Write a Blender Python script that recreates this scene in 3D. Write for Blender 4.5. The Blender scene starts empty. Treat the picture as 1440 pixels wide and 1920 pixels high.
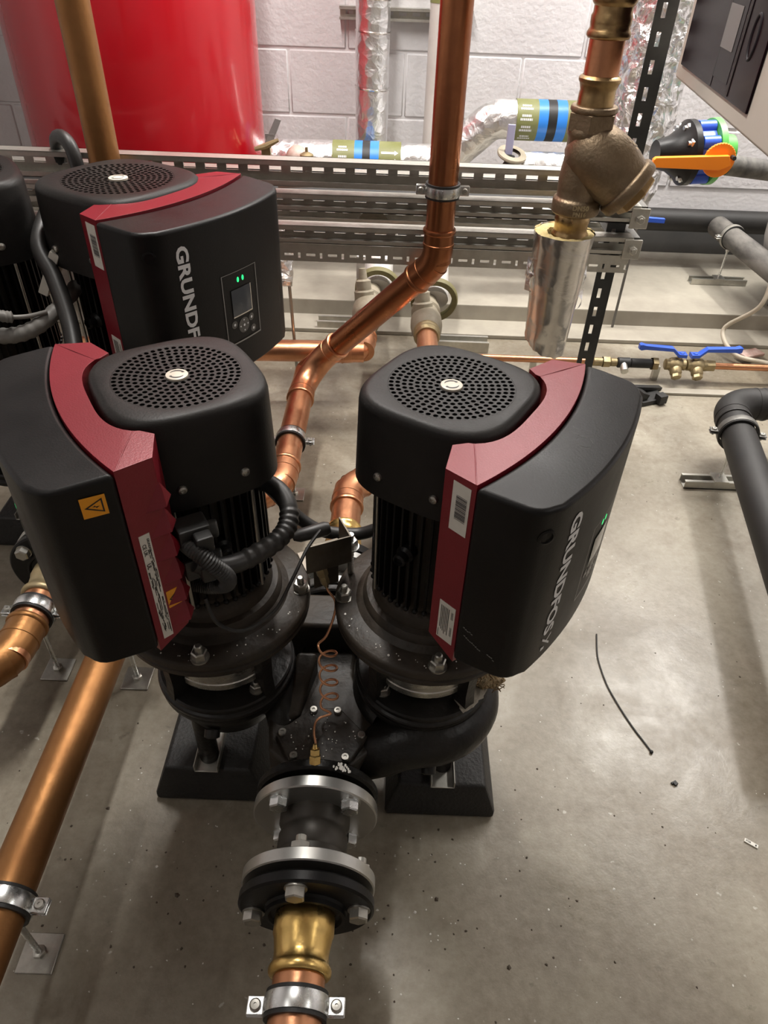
import bpy, bmesh, math, random
from mathutils import Vector, Matrix, noise
random.seed(7)
PI = math.pi
HC = 1.21                      # camera height over the floor
AX = 0.177                     # height of the pipe axes over the floor
SC = bpy.context.scene
COL = SC.collection

# ------------------------------------------------------------------ camera
cd = bpy.data.cameras.new('camera')
cam = bpy.data.objects.new('camera', cd)
COL.objects.link(cam)
cd.sensor_fit = 'VERTICAL'
cd.sensor_height = 36.0
cd.lens = 36.0 * 1331.0 / 1920.0
cd.clip_start = 0.02
# rows: room axes seen from the camera (right, up, forward)
CX = Vector((0.99929762, 0.0239553, 0.02881699))
CU = Vector((-0.03747366, 0.63880792, 0.7684531))
CF = Vector((0.0, 0.76899323, -0.63925692))
m = Matrix(((CX.x, CU.x, -CF.x, 0), (CX.y, CU.y, -CF.y, 0), (CX.z, CU.z, -CF.z, HC), (0, 0, 0, 1)))
cam.matrix_world = m
SC.camera = cam
SC.view_settings.view_transform = 'Standard'
SC.view_settings.look = 'None'
SC.view_settings.gamma = 1.0
SC.view_settings.use_curve_mapping = False
SC.view_settings.exposure = -0.22

# ------------------------------------------------------------------ world and lights
w = bpy.data.worlds.new('world')
SC.world = w
w.use_nodes = True
w.node_tree.nodes['Background'].inputs[0].default_value = (0.9, 0.92, 1.0, 1)
w.node_tree.nodes['Background'].inputs[1].default_value = 0.05

def area(name, loc, sx, sy, power, color=(1, 0.965, 0.915), rot=(0, 0, 0)):
    l = bpy.data.lights.new(name, 'AREA')
    l.shape = 'RECTANGLE'
    l.size = sx
    l.size_y = sy
    l.energy = power
    l.color = color
    o = bpy.data.objects.new(name, l)
    o.location = loc
    o.rotation_euler = rot
    COL.objects.link(o)
    return o
# strip lamps hanging under the ceiling (out of frame)
LAMPS = [(0.95, 2.62, 2.55, 1.3, 0.12, 82), (1.8, 2.6, 2.55, 0.12, 1.2, 64), (-0.4, 1.9, 2.55, 0.12, 1.3, 70), (2.3, 0.0, 2.55, 0.12, 1.5, 14), (-1.3, -0.2, 2.55, 0.12, 1.5, 9)]
for i, (x, y, z, sx, sy, p) in enumerate(LAMPS):
    area('strip_lamp', (x, y, z), sx, sy, p)

# ------------------------------------------------------------------ materials
def new_mat(name):
    mt = bpy.data.materials.new(name)
    mt.use_nodes = True
    return mt, mt.node_tree, mt.node_tree.nodes['Principled BSDF']

def pbr(name, col, rough=0.5, metal=0.0, var=0.0, vscale=12.0, col2=None, bump=0.0, bscale=60.0, rvar=0.0, stretch=None, spec=None, thresh=(0.35, 0.65), emit=None, coat=0.0, detail=4.0):
    """base colour mottled towards col2 by noise, roughness variation, fine bump"""
    mt, nt, b = new_mat(name)
    b.inputs['Base Color'].default_value = (*col, 1)
    b.inputs['Roughness'].default_value = rough
    b.inputs['Metallic'].default_value = metal
    if spec is not None:
        b.inputs['Specular IOR Level'].default_value = spec
    if coat:
        b.inputs['Coat Weight'].default_value = coat
        b.inputs['Coat Roughness'].default_value = 0.08
    if emit:
        b.inputs['Emission Color'].default_value = (*emit[0], 1)
        b.inputs['Emission Strength'].default_value = emit[1]
    N = nt.nodes
    L = nt.links
    tc = N.new('ShaderNodeTexCoord')
    src = tc.outputs['Object']
    if stretch:
        mp = N.new('ShaderNodeMapping')
        mp.inputs['Scale'].default_value = stretch
        L.new(src, mp.inputs['Vector'])
        src = mp.outputs['Vector']
    if col2 is not None:
        n1 = N.new('ShaderNodeTexNoise')
        n1.inputs['Scale'].default_value = vscale
        n1.inputs['Detail'].default_value = detail
        n1.inputs['Roughness'].default_value = 0.65
        L.new(src, n1.inputs['Vector'])
        r = N.new('ShaderNodeValToRGB')
        r.color_ramp.elements[0].position = thresh[0]
        r.color_ramp.elements[1].position = thresh[1]
        r.color_ramp.elements[0].color = (*col, 1)
        r.color_ramp.elements[1].color = (*col2, 1)
        L.new(n1.outputs['Fac'], r.inputs['Fac'])
        L.new(r.outputs['Color'], b.inputs['Base Color'])
        if rvar:
            mr = N.new('ShaderNodeMapRange')
            mr.inputs['From Min'].default_value = 0.3
            mr.inputs['From Max'].default_value = 0.7
            mr.inputs['To Min'].default_value = max(0.02, rough - rvar)
            mr.inputs['To Max'].default_value = min(1, rough + rvar)
            L.new(n1.outputs['Fac'], mr.inputs['Value'])
            L.new(mr.outputs['Result'], b.inputs['Roughness'])
    if bump:
        n2 = N.new('ShaderNodeTexNoise')
        n2.inputs['Scale'].default_value = bscale
        n2.inputs['Detail'].default_value = 3.0
        L.new(src, n2.inputs['Vector'])
        bp = N.new('ShaderNodeBump')
        bp.inputs['Strength'].default_value = bump
        bp.inputs['Distance'].default_value = 0.01
        L.new(n2.outputs['Fac'], bp.inputs['Height'])
        L.new(bp.outputs['Normal'], b.inputs['Normal'])
    return mt

M = {}
M['black'] = pbr('black_painted_plastic', (0.0058, 0.0055, 0.0055), 0.4, col2=(0.0095, 0.0088, 0.0085), vscale=9, bump=0.04, bscale=420, rvar=0.05, spec=0.22)
M['cover'] = pbr('dusty_black_cover', (0.0085, 0.0078, 0.0073), 0.46, col2=(0.016, 0.0142, 0.0128), vscale=7, bump=0.05, bscale=350, rvar=0.08, spec=0.22)
M['cast'] = pbr('black_cast_iron_paint', (0.0055, 0.005, 0.0046), 0.4, col2=(0.013, 0.011, 0.009), vscale=11, bump=0.14, bscale=70, rvar=0.1, spec=0.3)
M['dustcast'] = pbr('dusty_black_cast_iron', (0.0135, 0.0112, 0.009), 0.5, col2=(0.045, 0.034, 0.024), vscale=7, bump=0.14, bscale=80, rvar=0.1, thresh=(0.36, 0.66), spec=0.3)
M['dark'] = pbr('dark_interior', (0.006, 0.006, 0.006), 0.7)
M['red'] = pbr('red_metallic_paint', (0.165, 0.004, 0.011), 0.38, metal=0.1, col2=(0.19, 0.007, 0.016), vscale=6, bump=0.05, bscale=500, spec=0.5)
M['tank'] = pbr('red_gloss_paint', (0.36, 0.0004, 0.006), 0.26, col2=(0.38, 0.001, 0.008), vscale=3, bump=0.06, bscale=5, spec=0.5, coat=0.4)
M['copper'] = pbr('copper', (0.68, 0.33, 0.18), 0.36, 1.0, col2=(0.5, 0.23, 0.12), vscale=14, rvar=0.09, bump=0.04, bscale=90, thresh=(0.3, 0.75))
M['copper_old'] = pbr('aged_brown_copper', (0.43, 0.17, 0.075), 0.33, 1.0, col2=(0.29, 0.115, 0.055), vscale=9, rvar=0.1, bump=0.05, bscale=60, thresh=(0.3, 0.7))
M['copper_gold'] = pbr('aged_golden_copper', (0.34, 0.165, 0.06), 0.48, 0.85, col2=(0.235, 0.105, 0.038), vscale=7, rvar=0.08, bump=0.06, bscale=80, thresh=(0.3, 0.75))
M['brass'] = pbr('brass', (0.82, 0.58, 0.22), 0.3, 1.0, col2=(0.68, 0.45, 0.15), vscale=18, rvar=0.08, bump=0.05, bscale=90)
M['brass_dull'] = pbr('dull_brass', (0.4, 0.32, 0.18), 0.48, 0.8, col2=(0.3, 0.235, 0.13), vscale=20, rvar=0.1, bump=0.1, bscale=120)
M['bronze'] = pbr('dull_bronze', (0.27, 0.205, 0.135), 0.48, 0.85, col2=(0.2, 0.145, 0.09), vscale=14, rvar=0.08, bump=0.15, bscale=160)
M['bronze_bright'] = pbr('bronze', (0.46, 0.32, 0.15), 0.33, 1.0, col2=(0.3, 0.2, 0.1), vscale=16, rvar=0.1, bump=0.06, bscale=90)
M['zinc'] = pbr('zinc_plated_steel', (0.78, 0.8, 0.8), 0.28, 1.0, col2=(0.6, 0.61, 0.6), vscale=25, rvar=0.08)
M['zincflat'] = pbr('machined_zinc_flange', (0.55, 0.55, 0.53), 0.4, 1.0, col2=(0.45, 0.445, 0.42), vscale=8, rvar=0.05)
M['zincdull'] = pbr('dull_zinc', (0.5, 0.49, 0.45), 0.42, 1.0, col2=(0.36, 0.345, 0.31), vscale=22, rvar=0.1)
M['stainless'] = pbr('stainless_steel', (0.62, 0.61, 0.57), 0.3, 1.0, stretch=(1, 1, 6), col2=(0.48, 0.47, 0.44), vscale=40, rvar=0.08)
M['galv'] = pbr('galvanised_steel', (0.6, 0.585, 0.53), 0.4, 0.85, col2=(0.46, 0.445, 0.4), vscale=16, rvar=0.08, bump=0.06, bscale=80)
M['bracket'] = pbr('tarnished_steel', (0.16, 0.14, 0.115), 0.35, 0.8, col2=(0.1, 0.088, 0.07), vscale=20)
M['galvdark'] = pbr('grimy_galvanised_steel', (0.12, 0.117, 0.11), 0.55, 0.6, col2=(0.2, 0.195, 0.18), vscale=9, rvar=0.08)
M['postdark'] = pbr('dark_slotted_angle', (0.035, 0.037, 0.037), 0.4, 0.4, col2=(0.06, 0.063, 0.062), vscale=12)
M['rubber'] = pbr('black_rubber', (0.009, 0.009, 0.009), 0.55, col2=(0.02, 0.019, 0.018), vscale=12, bump=0.1, bscale=120)
M['block'] = pbr('recycled_rubber_block', (0.007, 0.0066, 0.0063), 0.6, col2=(0.015, 0.0135, 0.0115), vscale=8, bump=0.2, bscale=180)
M['hose'] = pbr('grey_black_cable_sheath', (0.014, 0.0135, 0.013), 0.45, col2=(0.026, 0.024, 0.022), vscale=25)
M['hosegrey'] = pbr('grey_conduit', (0.13, 0.125, 0.115), 0.5, col2=(0.19, 0.18, 0.165), vscale=20)
M['white'] = pbr('white_sticker', (0.66, 0.64, 0.58), 0.45, col2=(0.6, 0.58, 0.52), vscale=30)
M['print'] = pbr('black_print', (0.012, 0.012, 0.012), 0.5)
M['orange'] = pbr('orange_sticker', (0.75, 0.3, 0.01), 0.45)
M['badge'] = pbr('cream_badge', (0.62, 0.56, 0.47), 0.4)
M['letter'] = pbr('white_lettering', (0.68, 0.69, 0.7), 0.4)
M['led'] = pbr('green_indicator', (0.02, 0.5, 0.12), 0.3, emit=((0.02, 1.0, 0.25), 1.6))
M['screen'] = pbr('display_screen', (0.05, 0.055, 0.065), 0.12, spec=0.7)
M['trimgrey'] = pbr('grey_trim_line', (0.3, 0.3, 0.3), 0.35, 0.6)
M['button'] = pbr('dark_grey_button', (0.06, 0.058, 0.055), 0.35, col2=(0.09, 0.085, 0.08), vscale=60)
M['wall'] = pbr('white_wall_paint', (0.64, 0.625, 0.635), 0.5, col2=(0.59, 0.575, 0.585), vscale=5, bump=0.3, bscale=55)
M['mortar'] = pbr('painted_mortar', (0.66, 0.645, 0.65), 0.6, bump=0.2, bscale=70)
M['skirt'] = pbr('dark_grey_painted_skirting', (0.075, 0.077, 0.08), 0.55, col2=(0.1, 0.1, 0.1), vscale=5)
M['plinth'] = pbr('plinth_concrete', (0.38, 0.35, 0.29), 0.5, col2=(0.28, 0.255, 0.21), vscale=4, rvar=0.08, bump=0.1, bscale=30)
M['ceil'] = pbr('pale_ceiling', (0.6, 0.58, 0.55), 0.7)
M['panel'] = pbr('beige_cabinet_enamel', (0.52, 0.475, 0.415), 0.42, col2=(0.49, 0.445, 0.385), vscale=5)
M['blackgloss'] = pbr('black_glass', (0.012, 0.005, 0.008), 0.25, spec=0.08)
M['darkgrey'] = pbr('dark_grey_plastic', (0.035, 0.033, 0.036), 0.4, spec=0.15)
M['greyplate'] = pbr('grey_plate', (0.17, 0.155, 0.15), 0.4)
M['blue'] = pbr('blue_enamel', (0.03, 0.1, 0.55), 0.35)
M['blueband'] = pbr('blue_band', (0.03, 0.22, 0.7), 0.4)
M['olive'] = pbr('olive_green_band', (0.17, 0.18, 0.06), 0.5, col2=(0.2, 0.21, 0.085), vscale=20)
M['olivedull'] = pbr('dull_olive_lagging', (0.13, 0.115, 0.045), 0.6, col2=(0.18, 0.16, 0.07), vscale=20)
M['spool'] = pbr('dark_painted_steel', (0.05, 0.044, 0.036), 0.45, 0.3, col2=(0.035, 0.03, 0.024), vscale=10, rvar=0.06)
M['coil'] = pbr('bright_thin_copper', (0.7, 0.34, 0.18), 0.35, 0.6)
M['scuff'] = pbr('grey_scuffs', (0.16, 0.155, 0.15), 0.6)
M['green'] = pbr('green_enamel', (0.1, 0.42, 0.08), 0.4)
M['orangeplastic'] = pbr('orange_plastic_handle', (0.95, 0.26, 0.01), 0.4)
M['wool'] = pbr('mineral_wool', (0.5, 0.39, 0.16), 0.9, col2=(0.62, 0.52, 0.27), vscale=50, bump=0.6, bscale=120)
M['beige'] = pbr('dirty_beige_valve', (0.33, 0.29, 0.22), 0.5, col2=(0.23, 0.2, 0.145), vscale=14, bump=0.15, bscale=60)
M['beigebrass'] = pbr('cloudy_plated_brass', (0.52, 0.43, 0.27), 0.42, 0.7, col2=(0.42, 0.33, 0.18), vscale=20, rvar=0.08)
M['pipeblack'] = pbr('black_insulation', (0.007, 0.0066, 0.0063), 0.6, col2=(0.014, 0.0125, 0.0115), vscale=10)
M['pipegrey'] = pbr('dusty_grey_black_pipe', (0.045, 0.042, 0.04), 0.6, col2=(0.16, 0.15, 0.135), vscale=5, stretch=(3, 1, 3))
M['whitepipe'] = pbr('off_white_pipe', (0.55, 0.53, 0.5), 0.4, col2=(0.5, 0.48, 0.45), vscale=8)
M['greytank'] = pbr('grey_lagging', (0.27, 0.255, 0.235), 0.5, col2=(0.33, 0.31, 0.29), vscale=7, bump=0.2, bscale=30)
M['pinkpart'] = pbr('pale_pink_plate', (0.55, 0.42, 0.38), 0.5, col2=(0.4, 0.25, 0.2), vscale=30)
M['creamcable'] = pbr('cream_cable', (0.55, 0.5, 0.4), 0.5)
M['nest'] = pbr('brown_fibre_debris', (0.24, 0.15, 0.065), 0.9, col2=(0.42, 0.33, 0.2), vscale=120, bump=0.8, bscale=200)
M['greysilt'] = pbr('dried_grey_silt', (0.3, 0.27, 0.22), 0.7, col2=(0.42, 0.38, 0.31), vscale=60, bump=0.4, bscale=150)
M['fleck'] = pbr('pale_plaster_flecks', (0.62, 0.6, 0.55), 0.7)
M['darkfleck'] = pbr('brown_grit', (0.06, 0.045, 0.03), 0.8)

def foil_mat(name, crinkle, scale, tint=(0.8, 0.79, 0.78), rough=0.2, stretch=None):
    mt, nt, b = new_mat(name)
    b.inputs['Metallic'].default_value = 1.0
    b.inputs['Base Color'].default_value = (*tint, 1)
    b.inputs['Roughness'].default_value = rough
    N, L = nt.nodes, nt.links
    tc = N.new('ShaderNodeTexCoord')
    src = tc.outputs['Object']
    if stretch:
        mp = N.new('ShaderNodeMapping')
        mp.inputs['Scale'].default_value = stretch
        L.new(src, mp.inputs['Vector'])
        src = mp.outputs['Vector']
    v = N.new('ShaderNodeTexVoronoi')
    v.feature = 'F1'
    v.inputs['Scale'].default_value = scale
    n1 = N.new('ShaderNodeTexNoise')
    n1.inputs['Scale'].default_value = scale * 0.8
    n1.inputs['Detail'].default_value = 4
    n1.inputs['Distortion'].default_value = 1.2
    L.new(src, v.inputs['Vector'])
    L.new(src, n1.inputs['Vector'])
    ad = N.new('ShaderNodeMath')
    ad.operation = 'ADD'
    L.new(v.outputs['Distance'], ad.inputs[0])
    L.new(n1.outputs['Fac'], ad.inputs[1])
    bp = N.new('ShaderNodeBump')
    bp.inputs['Strength'].default_value = crinkle
    bp.inputs['Distance'].default_value = 0.02
    L.new(ad.outputs[0], bp.inputs['Height'])
    L.new(bp.outputs['Normal'], b.inputs['Normal'])
    return mt
M['foil'] = foil_mat('aluminium_foil_lagging', 0.3, 28, (0.86, 0.86, 0.86), 0.36)
M['foilcrinkle'] = foil_mat('crumpled_aluminium_foil', 0.8, 22, (0.86, 0.85, 0.85), rough=0.3)
M['foilsmooth'] = foil_mat('smooth_aluminium_foil', 0.14, 14, (0.74, 0.72, 0.7), 0.25)

def floor_mat():
    mt, nt, b = new_mat('stained_concrete_floor')
    N, L = nt.nodes, nt.links
    tc = N.new('ShaderNodeTexCoord')
    def nz(scale, detail=5, rough=0.6, dist=0.0):
        n = N.new('ShaderNodeTexNoise')
        n.inputs['Scale'].default_value = scale
        n.inputs['Detail'].default_value = detail
        n.inputs['Roughness'].default_value = rough
        n.inputs['Distortion'].default_value = dist
        L.new(tc.outputs['Object'], n.inputs['Vector'])
        return n.outputs['Fac']
    def ramp(src, p0, c0, p1, c1):
        r = N.new('ShaderNodeValToRGB')
        r.color_ramp.elements[0].position = p0
        r.color_ramp.elements[1].position = p1
        r.color_ramp.elements[0].color = c0
        r.color_ramp.elements[1].color = c1
        L.new(src, r.inputs['Fac'])
        return r.outputs['Color']
    def mix(fac, a, c, mode='MIX'):
        mx = N.new('ShaderNodeMixRGB')
        mx.blend_type = mode
        for s, v in ((0, fac), (1, a), (2, c)):
            if isinstance(v, (float, tuple)):
                mx.inputs[s].default_value = v
            else:
                L.new(v, mx.inputs[s])
        return mx.outputs[0]
    big = nz(1.6, 6, 0.62, 0.6)
    mid = nz(7, 8, 0.7, 0.4)
    fine = nz(55, 6, 0.7)
    base = ramp(big, 0.38, (0.15, 0.122, 0.08, 1), 0.62, (0.35, 0.318, 0.25, 1))
    c = mix(ramp(mid, 0.42, (0, 0, 0, 1), 0.68, (0.85, 0.85, 0.85, 1)), base, (0.17, 0.135, 0.09, 1))
    c = mix(ramp(nz(3.2, 8, 0.75, 1.5), 0.6, (0, 0, 0, 1), 0.72, (0.55, 0.55, 0.55, 1)), c, (0.4, 0.375, 0.32, 1))
    c = mix(ramp(nz(26, 4, 0.6), 0.66, (0, 0, 0, 1), 0.74, (0.7, 0.7, 0.7, 1)), c, (0.1, 0.078, 0.05, 1))
    c = mix(ramp(nz(60, 2, 0.5), 0.72, (0, 0, 0, 1), 0.76, (0.8, 0.8, 0.8, 1)), c, (0.5, 0.48, 0.42, 1))
    c = mix(0.25, c, ramp(fine, 0.3, (0.12, 0.1, 0.08, 1), 0.7, (0.4, 0.38, 0.32, 1)))
    L.new(c, b.inputs['Base Color'])
    mr = N.new('ShaderNodeMapRange')
    mr.inputs['From Min'].default_value = 0.3
    mr.inputs['From Max'].default_value = 0.7
    mr.inputs['To Min'].default_value = 0.24
    mr.inputs['To Max'].default_value = 0.46
    L.new(mid, mr.inputs['Value'])
    L.new(mr.outputs['Result'], b.inputs['Roughness'])
    bp = N.new('ShaderNodeBump')
    bp.inputs['Strength'].default_value = 0.22
    bp.inputs['Distance'].default_value = 0.004
    L.new(mix(0.5, mid, fine), bp.inputs['Height'])
    L.new(bp.outputs['Normal'], b.inputs['Normal'])
    return mt
M['floor'] = floor_mat()

# ------------------------------------------------------------------ geometry helpers
def frame(axis, ref=None):
    a = Vector(axis).normalized()
    r = Vector(ref) if ref else (Vector((0, 0, 1)) if abs(a.z) < 0.9 else Vector((1, 0, 0)))
    u = (r - a * r.dot(a)).normalized()
    return u, a.cross(u), a

class MB:
    """collects polygons (each with a material slot) for one mesh"""
    def __init__(s):
        s.v = []
        s.f = []
        s.mi = []
        s.cur = 0
    def add(s, vs, fs):
        o = len(s.v)
        s.v += [Vector(p) for p in vs]
        for f in fs:
            s.f.append([i + o for i in f])
            s.mi.append(s.cur)
        return s
    def box(s, c, d, rot=None):
        x, y, z = d[0] / 2, d[1] / 2, d[2] / 2
        vs = [Vector((i * x, j * y, k * z)) for i in (-1, 1) for j in (-1, 1) for k in (-1, 1)]
        if rot is not None:
            vs = [rot @ p for p in vs]
        return s.add([p + Vector(c) for p in vs], [(0, 1, 3, 2), (4, 6, 7, 5), (0, 4, 5, 1), (2, 3, 7, 6), (0, 2, 6, 4), (1, 5, 7, 3)])
    def lathe(s, prof, origin, axis=(0, 0, 1), n=48, a0=0.0, a1=2 * PI, ref=None, caps=False):
        u, v, a = frame(axis, ref)
        O = Vector(origin)
        full = abs(a1 - a0 - 2 * PI) < 1e-6
        m_ = n if full else n + 1
        vs = []
        for r, h in prof:
            for k in range(m_):
                t = a0 + (a1 - a0) * k / n
                vs.append(O + a * h + (u * math.cos(t) + v * math.sin(t)) * r)
        fs = []
        for i in range(len(prof) - 1):
            for k in range(n):
                k2 = (k + 1) % m_
                fs.append((i * m_ + k, i * m_ + k2, (i + 1) * m_ + k2, (i + 1) * m_ + k))
        if full and prof[0][0] > 1e-6 and caps:
            fs.append(tuple(range(m_ - 1, -1, -1)))
        if full and prof[-1][0] > 1e-6 and caps:
            q = (len(prof) - 1) * m_
            fs.append(tuple(range(q, q + m_)))
        return s.add(vs, fs)
    def cyl(s, p0, p1, r, n=24, r1=None):
        p0, p1 = Vector(p0), Vector(p1)
        return s.lathe([(r, 0), (r if r1 is None else r1, (p1 - p0).length)], p0, p1 - p0, n, caps=True)
    def tube(s, path, r, n=16, closed=False, caps=True):
        P = [Vector(p) for p in path]
        R = r if isinstance(r, (list, tuple)) else [r] * len(P)
        N = len(P)
        T = []
        for i in range(N):
            a = P[(i - 1) % N] if (closed or i) else P[0]
            b = P[(i + 1) % N] if (closed or i < N - 1) else P[-1]
            T.append((b - a).normalized())
        u, v, _ = frame(T[0])
        vs = []
        for i in range(N):
            u = (u - T[i] * u.dot(T[i])).normalized()
            v = T[i].cross(u)
            for k in range(n):
                t = 2 * PI * k / n
                vs.append(P[i] + (u * math.cos(t) + v * math.sin(t)) * R[i])
        fs = []
        for i in range(N if closed else N - 1):
            j = (i + 1) % N
            for k in range(n):
                k2 = (k + 1) % n
                fs.append((i * n + k, i * n + k2, j * n + k2, j * n + k))
        if caps and not closed:
            fs.append(tuple(range(n - 1, -1, -1)))
            fs.append(tuple(range((N - 1) * n, N * n)))
        return s.add(vs, fs)
    def prism(s, poly, z0, z1, mat=None):
        """poly in xy; z0 and z1 numbers or functions of (x, y)"""
        n = len(poly)
        a = sum(poly[i][0] * poly[(i + 1) % n][1] - poly[(i + 1) % n][0] * poly[i][1] for i in range(n))
        if a < 0:
            poly = poly[::-1]
        g = lambda z, p: z(*p) if callable(z) else z
        vs = [Vector((p[0], p[1], g(z0, p))) for p in poly] + [Vector((p[0], p[1], g(z1, p))) for p in poly]
        if mat is not None:
            vs = [mat @ p for p in vs]
        fs = [tuple(range(n - 1, -1, -1)), tuple(range(n, 2 * n))]
        fs += [(i, (i + 1) % n, n + (i + 1) % n, n + i) for i in range(n)]
        return s.add(vs, fs)
    def strip(s, bottom, top):
        """wall between two open or closed rows of points"""
        n = len(bottom)
        return s.add(list(bottom) + list(top), [(i, i + 1, n + i + 1, n + i) for i in range(n - 1)])
    def ball(s, c, r, n=10, sq=(1, 1, 1)):
        prof = [(max(1e-7, math.sin(PI * i / n)) * r, -math.cos(PI * i / n) * r) for i in range(n + 1)]
        o = len(s.v)
        s.lathe(prof, (0, 0, 0), (0, 0, 1), n * 2)
        for i in range(o, len(s.v)):
            p = s.v[i]
            s.v[i] = Vector((p.x * sq[0], p.y * sq[1], p.z * sq[2])) + Vector(c)
        return s
    def hexa(s, o, d, af, h, ref=None, washer=0.0, dome=0.25):
        """hexagon head or nut standing on o along d"""
        u, v, a = frame(d, ref)
        O = Vector(o)
        if washer:
            s.lathe([(washer, 0), (washer, 0.0022), (af * 0.4, 0.0024)], O, d, 20)
            O = O + a * 0.0022
        R = af / math.sqrt(3)
        lo = [O + (u * math.cos(k * PI / 3) + v * math.sin(k * PI / 3)) * R for k in range(6)]
        m1 = [p + a * h * (1 - dome * 0.5) for p in lo]
        hi = [O + a * h + (u * math.cos(k * PI / 3) + v * math.sin(k * PI / 3)) * R * 0.82 for k in range(6)]
        fs = []
        for i in range(6):
            j = (i + 1) % 6
            fs += [(i, j, 6 + j, 6 + i), (6 + i, 6 + j, 12 + j, 12 + i)]
        fs.append((12, 13, 14, 15, 16, 17))
        return s.add(lo + m1 + hi, fs)
    def xf(s, mat):
        s.v = [mat @ p for p in s.v]
        return s

def fillet(pts, rad, seg=7):
    """round the corners of a polyline"""
    P = [Vector(p) for p in pts]
    out = [P[0]]
    for i in range(1, len(P) - 1):
        a, b, c = P[i - 1], P[i], P[i + 1]
        d0, d1 = (a - b).normalized(), (c - b).normalized()
        ang = d0.angle(d1)
        rr = rad[i - 1] if isinstance(rad, (list, tuple)) else rad
        t = rr / math.tan(ang / 2)
        bis = (d0 + d1).normalized()
        ctr = b + bis * (rr / math.sin(ang / 2))
        p0, p1 = b + d0 * t, b + d1 * t
        e0, e1 = p0 - ctr, p1 - ctr
        tot = e0.angle(e1)
        for k in range(seg + 1):
            f = k / seg
            out.append(ctr + (e0 * math.sin((1 - f) * tot) + e1 * math.sin(f * tot)) / math.sin(tot))
    out.append(P[-1])
    return out

def smooth_path(pts, n=8, closed=False):
    """Catmull-Rom through the points"""
    P = [Vector(p) for p in pts]
    out = []
    N = len(P)
    for i in range(N - 1):
        p0, p1, p2, p3 = P[max(0, i - 1)], P[i], P[i + 1], P[min(N - 1, i + 2)]
        for k in range(n):
            t = k / n
            out.append(0.5 * ((2 * p1) + (p2 - p0) * t + (2 * p0 - 5 * p1 + 4 * p2 - p3) * t * t + (3 * p1 - p0 - 3 * p2 + p3) * t ** 3))
    out.append(P[-1])
    return out

def mesh_of(name, mb, bevel=0.0, seg=2, ang=38, bang=30):
    me = bpy.data.meshes.new(name)
    me.from_pydata([tuple(p) for p in mb.v], [], mb.f)
    me.polygons.foreach_set('material_index', mb.mi)
    bm = bmesh.new()
    bm.from_mesh(me)
    bmesh.ops.remove_doubles(bm, verts=bm.verts, dist=1e-6)
    if bevel:
        es = [e for e in bm.edges if len(e.link_faces) == 2 and e.calc_face_angle(0) > math.radians(bang)]
        bmesh.ops.bevel(bm, geom=es, offset=bevel, segments=seg, affect='EDGES', profile=0.5, clamp_overlap=True)
    bmesh.ops.recalc_face_normals(bm, faces=bm.faces)
    bm.to_mesh(me)
    bm.free()
    me.polygons.foreach_set('use_smooth', [True] * len(me.polygons))
    me.set_sharp_from_angle(angle=math.radians(ang))
    return me

def wloc(o):
    p = Vector((0, 0, 0))
    while o is not None:
        p += o.location
        o = o.parent
    return p

def obj(name, mb, mats, parent=None, bevel=0.0, seg=2, ang=38, at=None, mesh=None, mtx=None, bang=30):
    """one mesh object from world-space geometry; its origin sits on its parent or on 'at'"""
    off = Vector(at) if at is not None else (wloc(parent) if parent else Vector((0, 0, 0)))
    if mesh is None:
        if mtx is None and off.length > 0:
            mb.v = [p - off for p in mb.v]
        mesh = mesh_of(name, mb, bevel, seg, ang, bang)
        for q in (mats if isinstance(mats, (list, tuple)) else [mats]):
            mesh.materials.append(M[q])
    o = bpy.data.objects.new(name, mesh)
    COL.objects.link(o)
    if bevel or mesh is not None and mesh.name.split('.')[0] in ('control_box', 'red_bracket'):
        wn = o.modifiers.new('weighted_normals', 'WEIGHTED_NORMAL')
        wn.keep_sharp = True
        wn.weight = 80
    if parent:
        o.parent = parent
    if mtx is not None:
        o.matrix_local = mtx
    elif at is not None:
        o.location = off - (wloc(parent) if parent else Vector((0, 0, 0)))
    return o

def tag(o, label, cat, group=None):
    o['label'] = label
    o['category'] = cat
    if group:
        o['group'] = group
    return o

def thing(name, label, cat, loc, group=None):
    o = bpy.data.objects.new(name, None)
    o.empty_display_size = 0.05
    o.location = loc
    COL.objects.link(o)
    return tag(o, label, cat, group)

def struct(name, mb, mats, bevel=0.0):
    o = obj(name, mb, mats, bevel=bevel)
    o['kind'] = 'structure'
    return o

FONT_CACHE = {}
def text_shape(txt, size, weight=0.0, spacing=1.0, align='LEFT'):
    """flat letters as (verts2d, faces), cap height = size"""
    key = (txt, size, weight, spacing, align)
    if key in FONT_CACHE:
        return FONT_CACHE[key]
    cu = bpy.data.curves.new('letters', 'FONT')
    cu.body = txt
    cu.size = size / 0.72
    cu.offset = weight * size
    cu.space_character = spacing
    cu.align_x = align
    cu.resolution_u = 3
    o = bpy.data.objects.new('letters', cu)
    COL.objects.link(o)
    dg = bpy.context.evaluated_depsgraph_get()
    me = bpy.data.meshes.new_from_object(o.evaluated_get(dg))
    vs = [(p.co.x, p.co.y) for p in me.vertices]
    fs = [tuple(p.vertices) for p in me.polygons]
    bpy.data.objects.remove(o)
    bpy.data.curves.remove(cu)
    bpy.data.meshes.remove(me)
    FONT_CACHE[key] = (vs, fs)
    return vs, fs

def put_text(mb, txt, size, fn, weight=0.0, spacing=1.0, align='LEFT', slot=None):
    """letters mapped through fn(u, v) -> point"""
    vs, fs = text_shape(txt, size, weight, spacing, align)
    k = mb.cur
    if slot is not None:
        mb.cur = slot
    mb.add([fn(u, v) for u, v in vs], fs)
    mb.cur = k

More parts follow.
